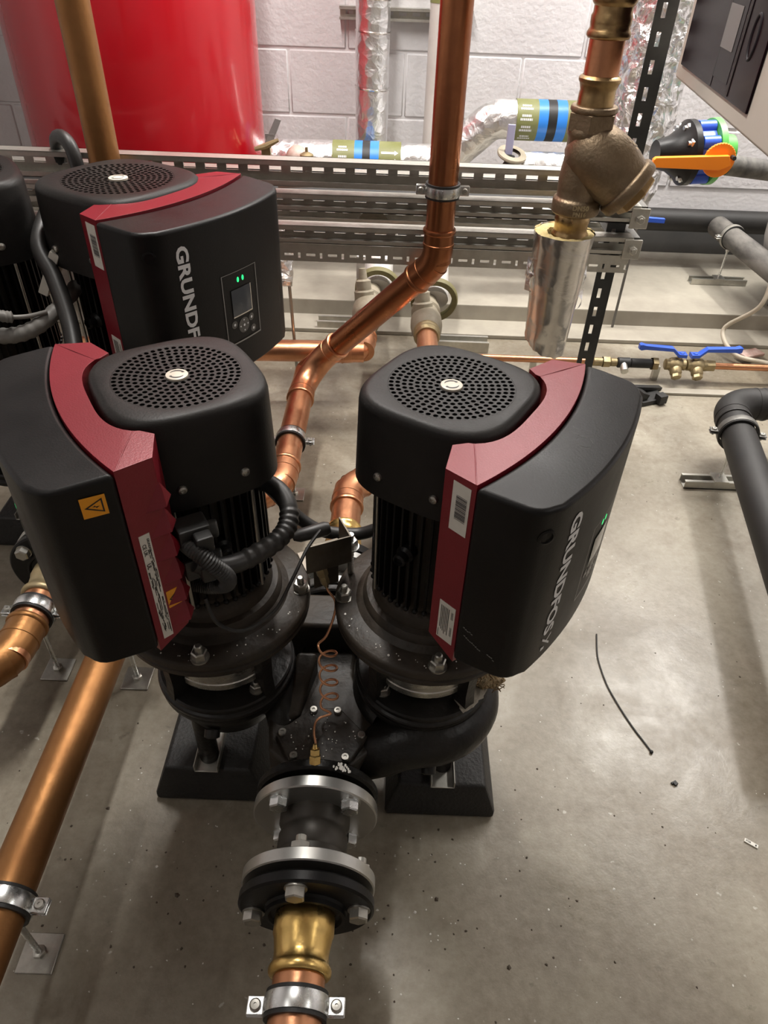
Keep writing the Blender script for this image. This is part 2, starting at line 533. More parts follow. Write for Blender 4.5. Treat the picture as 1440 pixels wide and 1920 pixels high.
# ------------------------------------------------------------------ room shell
def room():
    fl = MB().box((0.6, 0.1, -0.05), (5.8, 6.5, 0.1))
    struct('floor', fl, 'floor')
    ce = MB().box((0.6, 0.1, 2.8), (5.8, 6.5, 0.1))
    struct('ceiling', ce, 'ceil')
    for nm, c, d in (('wall_left', (-2.25, 0.1, 1.375), (0.1, 6.5, 2.75)), ('wall_right', (3.45, 0.1, 1.375), (0.1, 6.5, 2.75)), ('wall_front', (0.6, -3.1, 1.375), (5.6, 0.1, 2.75))):
        struct(nm, MB().box(c, d), 'wall')
    wb = struct('wall_back', MB().box((0.6, 3.296, 1.375), (5.6, 0.1, 2.75)), 'mortar')
    # painted blocks standing 6 mm proud of the joints
    me = None
    for row in range(-2, 6):
        z0 = 1.21 - 0.388 + row * 0.226 + 0.005
        x0 = -2.03 + (0.2275 if row % 2 == 0 else 0.0)
        for k in range(10):
            x = x0 + k * 0.455
            if x + 0.22 > 2.5:
                continue
            if me is None:
                me = mesh_of('brick', MB().box((0, 0, 0), (0.446, 0.05, 0.217)), bevel=0.004, seg=1)
                me.materials.append(M['wall'])
            b = obj('brick', None, None, wb, mesh=me)
            b.location = (x, 3.265 + random.uniform(-0.0006, 0.0006), z0 + 0.1105)
    struct('baseboard_back', MB().box((0.6, 3.232, 0.19), (5.6, 0.05, 0.16)), 'skirt', 0.004)
    struct('trim_1', MB().prism([(3.16, 0.077), (3.245, 0.077), (3.245, 0.112), (3.2, 0.112)], -2.2, 3.4, Matrix(((0, 0, 1, 0), (1, 0, 0, 0), (0, 1, 0, 0), (0, 0, 0, 1)))), 'plinth')
    struct('trim_2', MB().box((0.6, 2.95, 0.0385), (5.6, 0.62, 0.077)), 'plinth', 0.006)
    struct('trim_3', MB().box((0.6, 2.58, 0.008), (5.6, 0.14, 0.016)), 'plinth', 0.004)
room()

# ------------------------------------------------------------------ the motor heads
def se(th, a, p=3.3):
    c, s_ = abs(math.cos(th)), abs(math.sin(th))
    return a * (c ** p + s_ ** p) ** (-1 / p)

def m_fan_cover():
    b = MB()
    n = 72
    zt = 0.805
    # top plate round the grille, rounded shoulder, skirt, inside
    rows = [(0.0735, None, zt - 0.0012), (None, 0.084, zt - 0.0003), (None, 0.0895, zt - 0.002), (None, 0.0925, zt - 0.006), (None, 0.0938, zt - 0.012), (None, 0.0968, 0.687), (None, 0.0935, 0.687), (None, 0.09, zt - 0.012)]
    vs = []
    for rc, a, z in rows:
        for k in range(n):
            t = 2 * PI * k / n
            r = rc if rc else se(t, a)
            vs.append((r * math.cos(t), r * math.sin(t), z))
    fs = [(i * n + k, i * n + (k + 1) % n, (i + 1) * n + (k + 1) % n, (i + 1) * n + k) for i in range(len(rows) - 1) for k in range(n)]
    b.add(vs, fs)
    return b

def m_grille():
    """rings of round holes"""
    b = MB()
    zt = 0.8038
    dr = 0.0075
    r0 = 0.0132
    for ring in range(8):
        ra, rb = r0 + dr * ring, r0 + dr * (ring + 1)
        rm = (ra + rb) / 2
        cnt = int(round(2 * PI * rm / 0.0084))
        for c in range(cnt):
            a0, a1 = 2 * PI * (c + 0.5 * (ring % 2)) / cnt, 2 * PI * (c + 1 + 0.5 * (ring % 2)) / cnt
            am = (a0 + a1) / 2
            outer = [(ra, a0), (ra, am), (ra, a1), (rm, a1), (rb, a1), (rb, am), (rb, a0), (rm, a0)]
            P = [(r * math.cos(a), r * math.sin(a), zt - 0.0018 * (1 - r / 0.0735)) for r, a in outer]
            er, et = Vector((math.cos(am), math.sin(am), 0)), Vector((-math.sin(am), math.cos(am), 0))
            ctr = er * rm
            H = []
            for k in range(8):
                ph = PI + PI / 4 - k * PI / 4 + PI / 2 * 0
                ph = -3 * PI / 4 + k * PI / 4
                # order follows outer: inner-a0, inner-mid, inner-a1, mid-a1, outer-a1 ...
                d = [(-1, -1), (-1, 0), (-1, 1), (0, 1), (1, 1), (1, 0), (1, -1), (0, -1)][k]
                l = math.hypot(*d)
                p = ctr + er * (d[0] / l * 0.003) + et * (d[1] / l * 0.003)
                H.append((p.x, p.y, P[k][2]))
            D = [(p[0], p[1], p[2] - 0.003) for p in H]
            fs = [(k, (k + 1) % 8, 8 + (k + 1) % 8, 8 + k) for k in range(8)] + [(8 + k, 8 + (k + 1) % 8, 16 + (k + 1) % 8, 16 + k) for k in range(8)]
            b.add(P + H + D, fs)
    b.lathe([(0.0132, zt - 0.0014), (0, zt - 0.0014)], (0, 0, 0), (0, 0, 1), 24)
    return b

def m_badge():
    b = MB()
    b.lathe([(0.0127, 0.8022), (0.0127, 0.8048), (0.0118, 0.8052), (0, 0.8052)], (0, 0, 0), (0, 0, 1), 32)
    b.cur = 1
    for s_ in (0, PI):
        vs, fs = [], []
        K = 16
        for k in range(K + 1):
            a = s_ + 0.25 + k * 2.25 / K
            wd = 0.0004 + 0.0013 * (math.sin(PI * min(1, (k / K) * 0.95)) if k < K - 2 else 1.1)
            for r in (0.0085 - wd, 0.0085 + wd * 0.5):
                vs.append((r * math.cos(-a), r * math.sin(-a), 0.8054))
        fs = [(2 * k, 2 * k + 1, 2 * k + 3, 2 * k + 2) for k in range(K)]
        b.add(vs, fs)
    return b

def m_screw():
    return MB().lathe([(0.0056, 0), (0.0056, 0.0012), (0.0048, 0.0032), (0.0026, 0.0042), (0.0023, 0.0024), (0, 0.0024)], (0, 0, 0), (0, 0, 1), 16)

def m_motor():
    b = MB()
    b.lathe([(0.0, 0.72), (0.074, 0.72), (0.074, 0.5), (0.079, 0.497), (0.084, 0.488), (0.0855, 0.476), (0.093, 0.474), (0.0965, 0.47), (0.0985, 0.462), (0.104, 0.4585), (0.108, 0.4555), (0.1345, 0.453), (0.1375, 0.451), (0.139, 0.448), (0.139, 0.4405), (0.1355, 0.4385), (0.1355, 0.4345), (0.1375, 0.4325), (0.1375, 0.4265), (0.132, 0.423), (0.07, 0.42), (0.0, 0.42)], (0, 0, 0), (0, 0, 1), 72)
    return b

def m_fin():
    # one cooling fin with a rounded foot
    b = MB()
    b.prism([(0.07, 0.712), (0.0855, 0.712), (0.0865, 0.6), (0.087, 0.517), (0.086, 0.511), (0.083, 0.507), (0.07, 0.505)], -0.0014, 0.0014, Matrix(((1, 0, 0, 0), (0, 0, -1, 0), (0, 1, 0, 0), (0, 0, 0, 1))))
    b.ball((0.0848, 0, 0.5095), 0.0042, 5)
    return b

def m_lug():
    b = MB()
    b.lathe([(0.012, 0), (0.012, 0.012), (0.0085, 0.016), (0.0085, 0.026), (0.006, 0.028), (0.006, 0.024), (0, 0.024)], (0.074, 0, 0.605), (1, 0, 0), 18)
    return b

def m_stool():
    b = MB()
    b.lathe([(0.04, 0.4235), (0.127, 0.4235), (0.127, 0.412), (0.118, 0.408), (0.1, 0.406), (0.04, 0.406)], (0, 0, 0), (0, 0, 1), 60)
    for a in (45, 135, 225, 315):
        r = Matrix.Rotation(math.radians(a), 4, 'Z')
        q = MB().prism([(0.078, 0.298), (0.106, 0.298), (0.103, 0.33), (0.106, 0.412), (0.076, 0.412)], -0.009, 0.009, Matrix(((1, 0, 0, 0), (0, 0, -1, 0), (0, 1, 0, 0), (0, 0, 0, 1))))
        b.add([r @ p for p in q.v], q.f)
    b.lathe([(0.03, 0.303), (0.096, 0.303), (0.103, 0.302), (0.1055, 0.2995), (0.1055, 0.2945), (0.104, 0.293), (0.104, 0.291), (0.1075, 0.289), (0.1088, 0.2865), (0.1085, 0.282), (0.106, 0.277), (0.03, 0.275)], (0, 0, 0), (0, 0, 1), 60)
    b.lathe([(0.05, 0.303), (0.048, 0.36), (0.03, 0.406)], (0, 0, 0), (0, 0, 1), 30)
    return b

def m_guard():
    b = MB()
    a0, a1 = math.radians(-52), math.radians(38)
    b.lathe([(0.0835, 0.326), (0.0855, 0.326), (0.0855, 0.337), (0.0845, 0.339), (0.0855, 0.341), (0.0855, 0.384), (0.0835, 0.384), (0.0835, 0.326)], (0, 0, 0), (0, 0, 1), 24, a0, a1, ref=(1, 0, 0))
    return b

def m_studnut(af=0.019, h=0.0125, rod=0.0052, rh=0.011):
    b = MB()
    b.hexa((0, 0, 0), (0, 0, 1), af, h, ref=(1, 0.3, 0), washer=af * 0.68)
    b.cyl((0, 0, h), (0, 0, h + rh), rod, 12)
    b.cyl((0, 0, h + rh), (0, 0, h + rh + 0.0015), rod, 12, rod * 0.7)
    return b

B_ = lambda t: 0.133 - 0.028 * (t / 0.155) ** 2
def m_red():
    b = MB()
    outer = [(B_(t), t) for t in [0.148 - 0.296 * k / 24 for k in range(25)]]
    inner = []
    for k in range(25):
        t = -0.086 + 0.172 * k / 24
        inner.append((0.0988 * (1 - min(0.999, abs(t) / 0.0988) ** 3.3) ** (1 / 3.3), t))
    zb = lambda n, t: 0.556 - max(0, (n - 0.066)) / 0.04 * 0.02
    b.prism(outer + inner, zb, 0.8)
    for s_ in (1, -1):
        mo, mi_ = (B_(0.148), s_ * 0.148), (inner[0][0], s_ * 0.086)
        end = [mo, (0.068, s_ * 0.1385), (0.0545, s_ * 0.099), (inner[0][0] - 0.006, s_ * 0.088), mi_]
        zt = lambda n, t: 0.8 - 0.035 * max(0.0, abs(t) - 0.086 - (n - 0.069) * 1.7)
        b.prism(end, zb, zt)
        b.tube([(mo[0] - 0.001, mo[1], 0.7995), ((mo[0] + mi_[0]) / 2, (mo[1] + mi_[1]) / 2, 0.8002), (mi_[0], mi_[1], 0.7995)], 0.0009, 6)
    # scalloped gland hoods on the inner half of the connector end
    f = end_face(1)
    for k in range(6):
        z1 = 0.768 - k * 0.0345
        p = [f(-0.02, z1, 0.0), f(-0.02, z1 - 0.033, 0.0), f(0.5, z1 - 0.032, 0.0), f(0.0, z1 - 0.027, 0.0095), f(-0.3, z1 - 0.024, -0.002), f(-0.04, z1 - 0.01, 0.003)]
        b.add(p, [(0, 2, 5), (5, 2, 3), (1, 3, 2), (5, 3, 4), (0, 5, 4), (4, 3, 1)])
    return b

def front_n(t):
    return 0.204 - 0.02 * (t / 0.14) ** 2

def box_poly(k=0.0):
    p = [(B_(t) + 0.0012, t) for t in [-0.1515 + 0.303 * i / 24 for i in range(25)]]
    side = [(0.128, 0.1515), (0.16, 0.1495), (0.168, 0.1475), (0.1745, 0.1435), (0.1795, 0.138), (0.1835, 0.131)]
    arc = [(front_n(t), t) for t in [0.124 - 0.248 * i / 16 for i in range(17)]]
    return p + side + arc + [(n, -t) for n, t in side[::-1]]

def m_box():
    b = MB()
    b.prism(box_poly(), lambda n, t: 0.545 - 0.03 * max(0, 0.15 - n), lambda n, t: 0.7985 - 0.05 * max(0, n - 0.118))
    return b

def on_front(t, z, lift=0.0006):
    n = front_n(t) + lift
    return Vector((n, t, z))

def m_lettering():
    b = MB()
    vs, _ = text_shape('GRUNDFOS', 0.0185, 0.05)
    k = 0.179 / max(u for u, v in vs)
    put_text(b, 'GRUNDFOS', 0.0185, lambda u, v: on_front(-0.102 + v, 0.771 - u * k), 0.05)
    return b

def m_logo():
    """two crossed strokes and a short bar after the word"""
    b = MB()
    g = lambda u, v: on_front(-0.102 + v, 0.588 - u)
    for q in (((0, 0.0), (0.004, 0.0), (0.022, 0.018), (0.018, 0.018)), ((0.001, 0.018), (0.0045, 0.018), (0.0135, 0.0095), (0.0115, 0.0075)), ((0.017, 0.001), (0.023, 0.001), (0.023, 0.0075), (0.019, 0.0085))):
        b.add([g(*p) for p in q], [(0, 1, 2, 3)])
    return b

def plate_on_front(b, t0, t1, z0, z1, lift, K=8):
    lo = [on_front(t0 + (t1 - t0) * k / K, z0, lift) for k in range(K + 1)]
    hi = [on_front(t0 + (t1 - t0) * k / K, z1, lift) for k in range(K + 1)]
    b.strip(lo, hi)

def m_frame_line():
    b = MB()
    t0, t1, z0, z1, wd = -0.034, 0.044, 0.596, 0.71, 0.0012
    for a in ((t0, t0 + wd, z0, z1), (t1 - wd, t1, z0, z1), (t0, t1, z0, z0 + wd * 1.8), (t0, t1, z1 - wd * 0.6, z1)):
        plate_on_front(b, *a, 0.0012)
    return b

def m_screen():
    b = MB()
    plate_on_front(b, -0.017, 0.026, 0.641, 0.683, 0.0011)
    b.cur = 1
    plate_on_front(b, -0.017, 0.0275, 0.6392, 0.641, 0.0014)
    plate_on_front(b, 0.026, 0.0275, 0.6392, 0.683, 0.0014)
    return b

def disc_on_front(b, t, z, rt, rz, lift, n=16):
    c = [on_front(t + rt * math.cos(2 * PI * k / n), z + rz * math.sin(2 * PI * k / n), lift) for k in range(n)]
    b.add(c + [on_front(t, z, lift)], [(k, (k + 1) % n, n) for k in range(n)])

def m_led(t):
    b = MB()
    disc_on_front(b, t, 0.696, 0.0024, 0.0042, 0.0003)
    return b

def m_button(t, z, r, marks):
    b = MB()
    disc_on_front(b, t, z, r, r, 0.0004, 20)
    b.cur = 1
    for du, dz, q in marks:
        disc_on_front(b, t + du, z + dz, q, q, 0.0009, 8)
    return b

def m_boxscrew():
    b = MB()
    b.lathe([(0.0095, -0.001), (0.0095, 0.0016), (0.007, 0.0022), (0.0065, 0.0006), (0, 0.0006)], (0.1795, -0.1365, 0.762), (0.75, -0.66, 0), 20)
    return b

# stickers lie on the two end faces of the red bracket and on the side of the box
def end_face(s_):
    p, q = Vector((0.068, s_ * 0.1385, 0)), Vector((B_(0.148), s_ * 0.148, 0))
    e = (q - p).normalized()
    nn = Vector((e.y, -e.x, 0)) * (-s_)
    if nn.y * s_ < 0:
        nn = -nn
    L_ = (q - p).length
    return lambda u, z, lift=0.0006: p + e * u * L_ + nn * lift + Vector((0, 0, z))

def quad(b, fn, u0, u1, z0, z1, lift):
    b.add([fn(u0, z0, lift), fn(u1, z0, lift), fn(u1, z1, lift), fn(u0, z1, lift)], [(0, 1, 2, 3)])

def slab(b, fn, u0, u1, z0, z1, lift):
    lo = [fn(u0, z0, 0.0), fn(u1, z0, 0.0), fn(u1, z1, 0.0), fn(u0, z1, 0.0)]
    hi = [fn(u0, z0, lift), fn(u1, z0, lift), fn(u1, z1, lift), fn(u0, z1, lift)]
    b.add(lo + hi, [(4, 5, 6, 7), (0, 1, 5, 4), (1, 2, 6, 5), (2, 3, 7, 6), (3, 0, 4, 7)])

def m_barcode():
    b = MB()
    f = end_face(-1)
    slab(b, f, 0.3, 0.86, 0.729, 0.791, 0.0005)
    b.cur = 1
    rr = random.Random(3)
    z = 0.776
    while z > 0.746:
        h = rr.choice((0.0005, 0.0008, 0.0012))
        quad(b, f, 0.44, 0.78, z - h, z, 0.0008)
        z -= h + rr.choice((0.0005, 0.0007, 0.001))
    return b

def m_textlabel():
    b = MB()
    f = end_face(-1)
    slab(b, f, 0.3, 0.88, 0.561, 0.622, 0.0005)
    b.cur = 1
    rr = random.Random(5)
    for k in range(6):
        u = 0.38 + k * 0.055
        l = 0.034 + rr.uniform(-0.012, 0.012)
        quad(b, f, u, u + 0.022, 0.616 - l, 0.616, 0.0008)
    for z0, z1 in ((0.602, 0.614), (0.574, 0.589)):
        for u in (0.76, 0.8):
            quad(b, f, u, u + 0.016, z0, z1, 0.0008)
    quad(b, f, 0.34, 0.36, 0.563, 0.575, 0.0008)
    return b

def m_ratingplate():
    b = MB()
    f = end_face(1)
    slab(b, f, 0.52, 0.82, 0.552, 0.712, 0.0005)
    b.cur = 1
    rr = random.Random(11)
    g = lambda u0, z0: (lambda x, y: f(u0 - y / 0.041, z0 - x, 0.0008))
    put_text(b, 'GRUNDFOS', 0.0026, g(0.625, 0.706), 0.03)
    put_text(b, 'CE UK', 0.0042, g(0.78, 0.7), 0.03)
    put_text(b, 'UL', 0.0045, g(0.78, 0.672), 0.05)
    for k in range(60):
        u = 0.54 + 0.24 * rr.random()
        z = 0.556 + rr.random() * 0.095
        quad(b, f, u, u + 0.018, z, min(0.66, z + rr.uniform(0.003, 0.016)), 0.0008)
    for k in range(16):
        u = 0.54 + 0.1 * rr.random()
        z = 0.658 + rr.random() * 0.03
        quad(b, f, u, u + 0.018, z, z + rr.uniform(0.003, 0.008), 0.0008)
    return b

def warning(b, fn, u0, u1, z0, z1):
    slab(b, fn, u0, u1, z0, z1, 0.0005)
    b.cur = 1
    U = lambda a: u0 + (u1 - u0) * a
    Z = lambda a: z0 + (z1 - z0) * a
    T = [(0.12, 0.5), (0.86, 0.86), (0.86, 0.14)]
    I = [(0.26, 0.5), (0.8, 0.77), (0.8, 0.23)]
    vs = [fn(U(a), Z(c), 0.0008) for a, c in T + I]
    b.add(vs, [(0, 1, 4, 3), (1, 2, 5, 4), (2, 0, 3, 5)])
    b.add([fn(U(a), Z(c), 0.0008) for a, c in ((0.42, 0.5), (0.55, 0.56), (0.55, 0.5), (0.72, 0.5), (0.58, 0.42), (0.58, 0.48))], [(0, 1, 2), (2, 3, 4), (0, 2, 5), (2, 4, 5)])

def m_warn_small():
    b = MB()
    warning(b, end_face(1), 0.46, 0.06, 0.594, 0.62)
    return b

def m_warn_box():
    b = MB()
    p, q = Vector((0.1095, 0.152, 0)), Vector((0.15, 0.1502, 0))
    e = (q - p).normalized()
    nn = Vector((-e.y, e.x, 0))
    fn = lambda u, z, lift=0.0006: p + e * u * 0.041 + nn * (lift + 0.0012) + Vector((0, 0, z))
    warning(b, fn, 0.86, 0.28, 0.758, 0.782)
    return b

HEAD = []
def head_meshes():
    def mk(name, b, mats, bevel=0.0, seg=2, ang=38):
        me = mesh_of(name, b, bevel, seg, ang)
        for q in mats:
            me.materials.append(M[q])
        return me
    mm = {
        'fan_cover': mk('fan_cover', m_fan_cover(), ['cover']),
        'fan_grille': mk('fan_grille', m_grille(), ['cover'], ang=50),
        'fan': mk('fan', MB().lathe([(0.078, 0.79), (0.02, 0.787), (0, 0.787)], (0, 0, 0), (0, 0, 1), 32), ['dark']),
        'badge': mk('badge', m_badge(), ['badge', 'print']),
        'screw': mk('screw', m_screw(), ['zincdull']),
        'motor_body': mk('motor_body', m_motor(), ['dustcast'], ang=30),
        'cooling_fin': mk('cooling_fin', m_fin(), ['black']),
        'lifting_boss': mk('lifting_boss', m_lug(), ['black']),
        'tie_rod': mk('tie_rod', MB().cyl((0, 0, 0.51), (0, 0, 0.7), 0.0021, 8), ['zincdull']),
        'motor_stool': mk('motor_stool', m_stool(), ['cast'], ang=30),
        'seal_guard': mk('seal_guard', m_guard(), ['stainless'], ang=25),
        'flange_nut': mk('flange_nut', m_studnut(), ['zincdull'], ang=25),
        'cover_nut': mk('cover_nut', m_studnut(0.017, 0.011, 0.005, 0.006), ['zincdull'], ang=25),
        'red_bracket': mk('red_bracket', m_red(), ['red'], 0.0015, 2, 35),
        'control_box': mk('control_box', m_box(), ['black'], 0.0055, 3, 60),
        'lettering': mk('lettering', m_lettering(), ['letter']),
        'logo': mk('logo', m_logo(), ['letter']),
        'display_frame': mk('display_frame', m_frame_line(), ['trimgrey']),
        'display_screen': mk('display_screen', m_screen(), ['screen', 'badge']),
        'status_light': mk('status_light', m_led(0.001), ['led']),
        'status_light2': mk('status_light', m_led(0.012), ['led']),
        'box_screw': mk('box_screw', m_boxscrew(), ['black']),
        'barcode_sticker': mk('barcode_sticker', m_barcode(), ['white', 'print']),
        'text_sticker': mk('text_sticker', m_textlabel(), ['white', 'print']),
        'rating_sticker': mk('rating_sticker', m_ratingplate(), ['white', 'print']),
        'warning_sticker': mk('warning_sticker', m_warn_small(), ['orange', 'print']),
        'warning_sticker2': mk('warning_sticker', m_warn_box(), ['orange', 'print']),
    }
    for i, (t, z, r, mk_) in enumerate([(0.005, 0.621, 0.0125, [(0, 0, 0.0022), (0.0085, 0, 0.0014), (-0.0085, 0, 0.0014), (0, 0.0085, 0.0014), (0, -0.0085, 0.0014)]), (-0.016, 0.628, 0.0062, [(0, 0, 0.0022)]), (0.0235, 0.628, 0.0062, [(0, 0, 0.0022)]), (0.0265, 0.608, 0.0062, [(0, 0, 0.0022)])]):
        mm['button%d' % i] = mk('button', m_button(t, z, r, mk_), ['button', 'letter'])
    return mm
HM = head_meshes()

def build_head(root, pos, deg, mscale=(1, 1), cscale=(1, 1, 1), zmap=(0.0, 1.0), stickers=True, lower=True, fins=True, guard=-90):
    """one motor head on the pump 'root'; pos is relative to the root"""
    R = Matrix.Rotation(math.radians(deg), 4, 'Z')
    T = Matrix.Translation((pos[0], pos[1], 0))
    Zm = Matrix.Translation((0, 0, zmap[0])) @ Matrix.Diagonal((1, 1, zmap[1], 1))
    A = T @ R @ Zm @ Matrix.Diagonal((mscale[0], mscale[1], 1, 1))
    Cm = T @ R @ Zm @ Matrix.Diagonal((cscale[0], cscale[1], cscale[2], 1))
    I = Matrix.Identity(4)
    def p(name, key, parent, mtx):
        return obj(name, None, None, parent, mesh=HM[key], mtx=mtx)
    cov = p('fan_cover', 'fan_cover', root, A)
    p('fan_grille', 'fan_grille', cov, I)
    p('fan', 'fan', cov, I)
    bd = p('badge', 'badge', cov, Matrix.Rotation(math.radians(-deg), 4, 'Z'))
    bd['label'] = 'cream round badge with two black curved arrows'
    for sx in (-0.037, 0.037):
        for sy in (-1, 1):
            mt = Matrix.Translation((sx, sy * 0.0945, 0.716)) @ Matrix.Rotation(-sy * PI / 2, 4, 'X')
            p('screw', 'screw', cov, mt)
    mo = p('motor_body', 'motor_body', root, A)
    if fins:
        for k in range(42):
            a = 2 * PI * k / 42
            if abs((a + PI) % (2 * PI) - PI) < 0.75:
                continue
            if min(abs((a - PI / 2)), abs(a - 3 * PI / 2)) < 0.1 and False:
                continue
            p('cooling_fin', 'cooling_fin', mo, Matrix.Rotation(a, 4, 'Z'))
        for a in (PI / 2, -PI / 2):
            p('lifting_boss', 'lifting_boss', mo, Matrix.Rotation(a, 4, 'Z'))
        for a in (58, 122, 238, 302):
            ra = math.radians(a)
            p('tie_rod', 'tie_rod', mo, Matrix.Translation((0.0905 * math.cos(ra), 0.0905 * math.sin(ra), 0)))
    red = p('red_bracket', 'red_bracket', root, Cm)
    bx = p('control_box', 'control_box', root, Cm)
    for nm, key in (('lettering', 'lettering'), ('logo', 'logo'), ('display_frame', 'display_frame'), ('display_screen', 'display_screen'), ('status_light', 'status_light'), ('status_light', 'status_light2'), ('box_screw', 'box_screw'), ('button', 'button0'), ('button', 'button1'), ('button', 'button2'), ('button', 'button3'), ('warning_sticker', 'warning_sticker2')):
        p(nm, key, bx, I)
    for nm in ('barcode_sticker', 'text_sticker', 'rating_sticker', 'warning_sticker'):
        p(nm, nm, red, I)
    if lower:
        st = p('motor_stool', 'motor_stool', root, T @ Zm @ Matrix.Diagonal((mscale[0], mscale[1], 1, 1)) @ Matrix.Rotation(math.radians(lower), 4, 'Z'))
        p('seal_guard', 'seal_guard', st, Matrix.Rotation(math.radians(guard - lower + 7), 4, 'Z'))
        for k in range(4):
            a = math.radians(k * 90 + 3 - lower)
            p('flange_nut', 'flange_nut', st, Matrix.Translation((0.1255 * math.cos(a), 0.1255 * math.sin(a), 0.4525)))
        for k in range(8):
            a = math.radians(k * 45 - 47 + (0 if k % 2 == 0 else 0) - lower)
            if k % 2 == 0:
                p('cover_nut', 'cover_nut', st, Matrix.Translation((0.0865 * math.cos(a), 0.0865 * math.sin(a), 0.303)))

def spiral(cx, cy, a_start, sweep, r0, r1, t0, t1, tail, z, n=44):
    """snail tube: angles run clockwise from a_start, then the tail points"""
    P, Rr = [], []
    for k in range(n + 1):
        f = k / n
        a = a_start - sweep * f
        R = r0 + (r1 - r0) * f
        P.append((cx + R * math.cos(a), cy + R * math.sin(a), z))
        Rr.append(t0 + (t1 - t0) * f)
    for q in tail:
        P.append((q[0], q[1], q[3]))
        Rr.append(q[2])
    return P, Rr

def build_pump_lower(root, hx, hy, ax_x, yf, full=True):
    """volutes, middle body with cover plate, front and rear flange"""
    zc = AX
    for s_, nm in ((1, 'right'), (-1, 'left')):
        cx = ax_x + s_ * 0.1575
        b = MB()
        b.lathe([(0.0, 0.284), (0.103, 0.284), (0.106, 0.28), (0.1065, 0.268), (0.1, 0.255), (0.09, 0.235), (0.075, 0.2), (0.055, 0.175), (0, 0.17)], (cx, hy, 0), (0, 0, 1), 60)
        if s_ == 1:
            P, Rr = spiral(cx, hy, math.radians(225), math.radians(315), 0.08, 0.092, 0.03, 0.044, [(cx - 0.035, hy - 0.095, 0.044, 0.225), (cx - 0.06, hy - 0.1, 0.042, 0.21), (cx - 0.095, hy - 0.104, 0.036, 0.19), (cx - 0.12, hy - 0.104, 0.03, 0.18)], 0.232)
        else:
            P, Rr = spiral(cx, hy, math.radians(-45), math.radians(315), 0.066, 0.086, 0.022, 0.028, [(cx + 0.088, hy - 0.04, 0.028, 0.235), (cx + 0.1, hy - 0.075, 0.026, 0.21), (cx + 0.115, hy - 0.1, 0.024, 0.18)], 0.25)
        b.tube(P, Rr, 20)
        # drain boss under the front of the volute
        b.lathe([(0.012, 0), (0.012, 0.012), (0.008, 0.014), (0.008, 0.01), (0, 0.01)], (cx + s_ * 0.012, hy - 0.118 if s_ == 1 else hy - 0.09, 0.2 if s_ == 1 else 0.232), (0, -0.75, -0.6), 14)
        # foot reaching down to the block
        b.cyl((cx + s_ * 0.045, hy - 0.045, 0.0815), (cx + s_ * 0.045, hy - 0.045, 0.235), 0.0165, 20)
        v = obj('volute_casing', b, 'cast', root, ang=45)
    b = MB()
    X = lambda dx: ax_x + dx
    Y = lambda dy: hy + dy
    poly = [(X(-0.085), Y(-0.07)), (X(-0.077), Y(-0.125)), (X(-0.05), Y(-0.148)), (X(0.05), Y(-0.148)), (X(0.08), Y(-0.12)), (X(0.085), Y(-0.06)), (X(0.045), Y(0.02)), (X(0.05), Y(0.15)), (X(-0.05), Y(0.15)), (X(-0.045), Y(0.02))]
    b.prism(poly, 0.1, 0.237)
    # raised spine running back between the two heads
    b.prism([(X(-0.075), Y(0.075)), (X(0.075), Y(0.075)), (X(0.06), Y(0.15)), (X(-0.06), Y(0.15))], 0.15, 0.295)
    b.prism([(X(-0.06), Y(-0.075)), (X(-0.036), Y(-0.07)), (X(-0.014), Y(0.03)), (X(-0.05), Y(0.03))], 0.19, lambda x, y: 0.243 + 0.04 * min(1, max(0, (y - Y(-0.075)) / 0.09)))
    obj('middle_body', b, 'dustcast', root, bevel=0.008, seg=3, ang=50)
    for s_ in (-1, 1):
        yy = yf + 0.0005 if s_ == -1 else hy + 0.2
        b = MB().lathe([(0.034, 0), (0.088, 0), (0.0925, 0.003), (0.0925, 0.013), (0.0895, 0.016), (0.055, 0.019), (0.052, 0.05), (0.056, 0.08)], (ax_x, yy, zc), (0, -s_, 0), 64)
        obj('port_flange', b, 'cast', root, ang=30)
    # hexagonal cover plate with six bolts
    pts = [(-0.014, -0.058), (0.024, -0.058), (0.0635, -0.1), (0.041, -0.139), (-0.036, -0.139), (-0.058, -0.1)]
    c0 = Vector((0.0025, -0.099))
    pl = []
    for q in pts:
        d = Vector(q) - c0
        pl.append((X(c0.x + d.x * 1.17), Y(c0.y + d.y * 1.17)))
    cp = obj('cover_plate', MB().prism(pl, 0.236, 0.245), 'dustcast', root, bevel=0.003, seg=2)
    for q in pts:
        bb = MB().lathe([(0.0062, 0), (0.0062, 0.004), (0.0055, 0.005), (0.0025, 0.005), (0.002, 0.0035), (0, 0.0035)], (X(q[0]), Y(q[1]), 0.245), (0, 0, 1), 14)
        obj('cover_bolt', bb, 'zincdull', cp)
    return cp

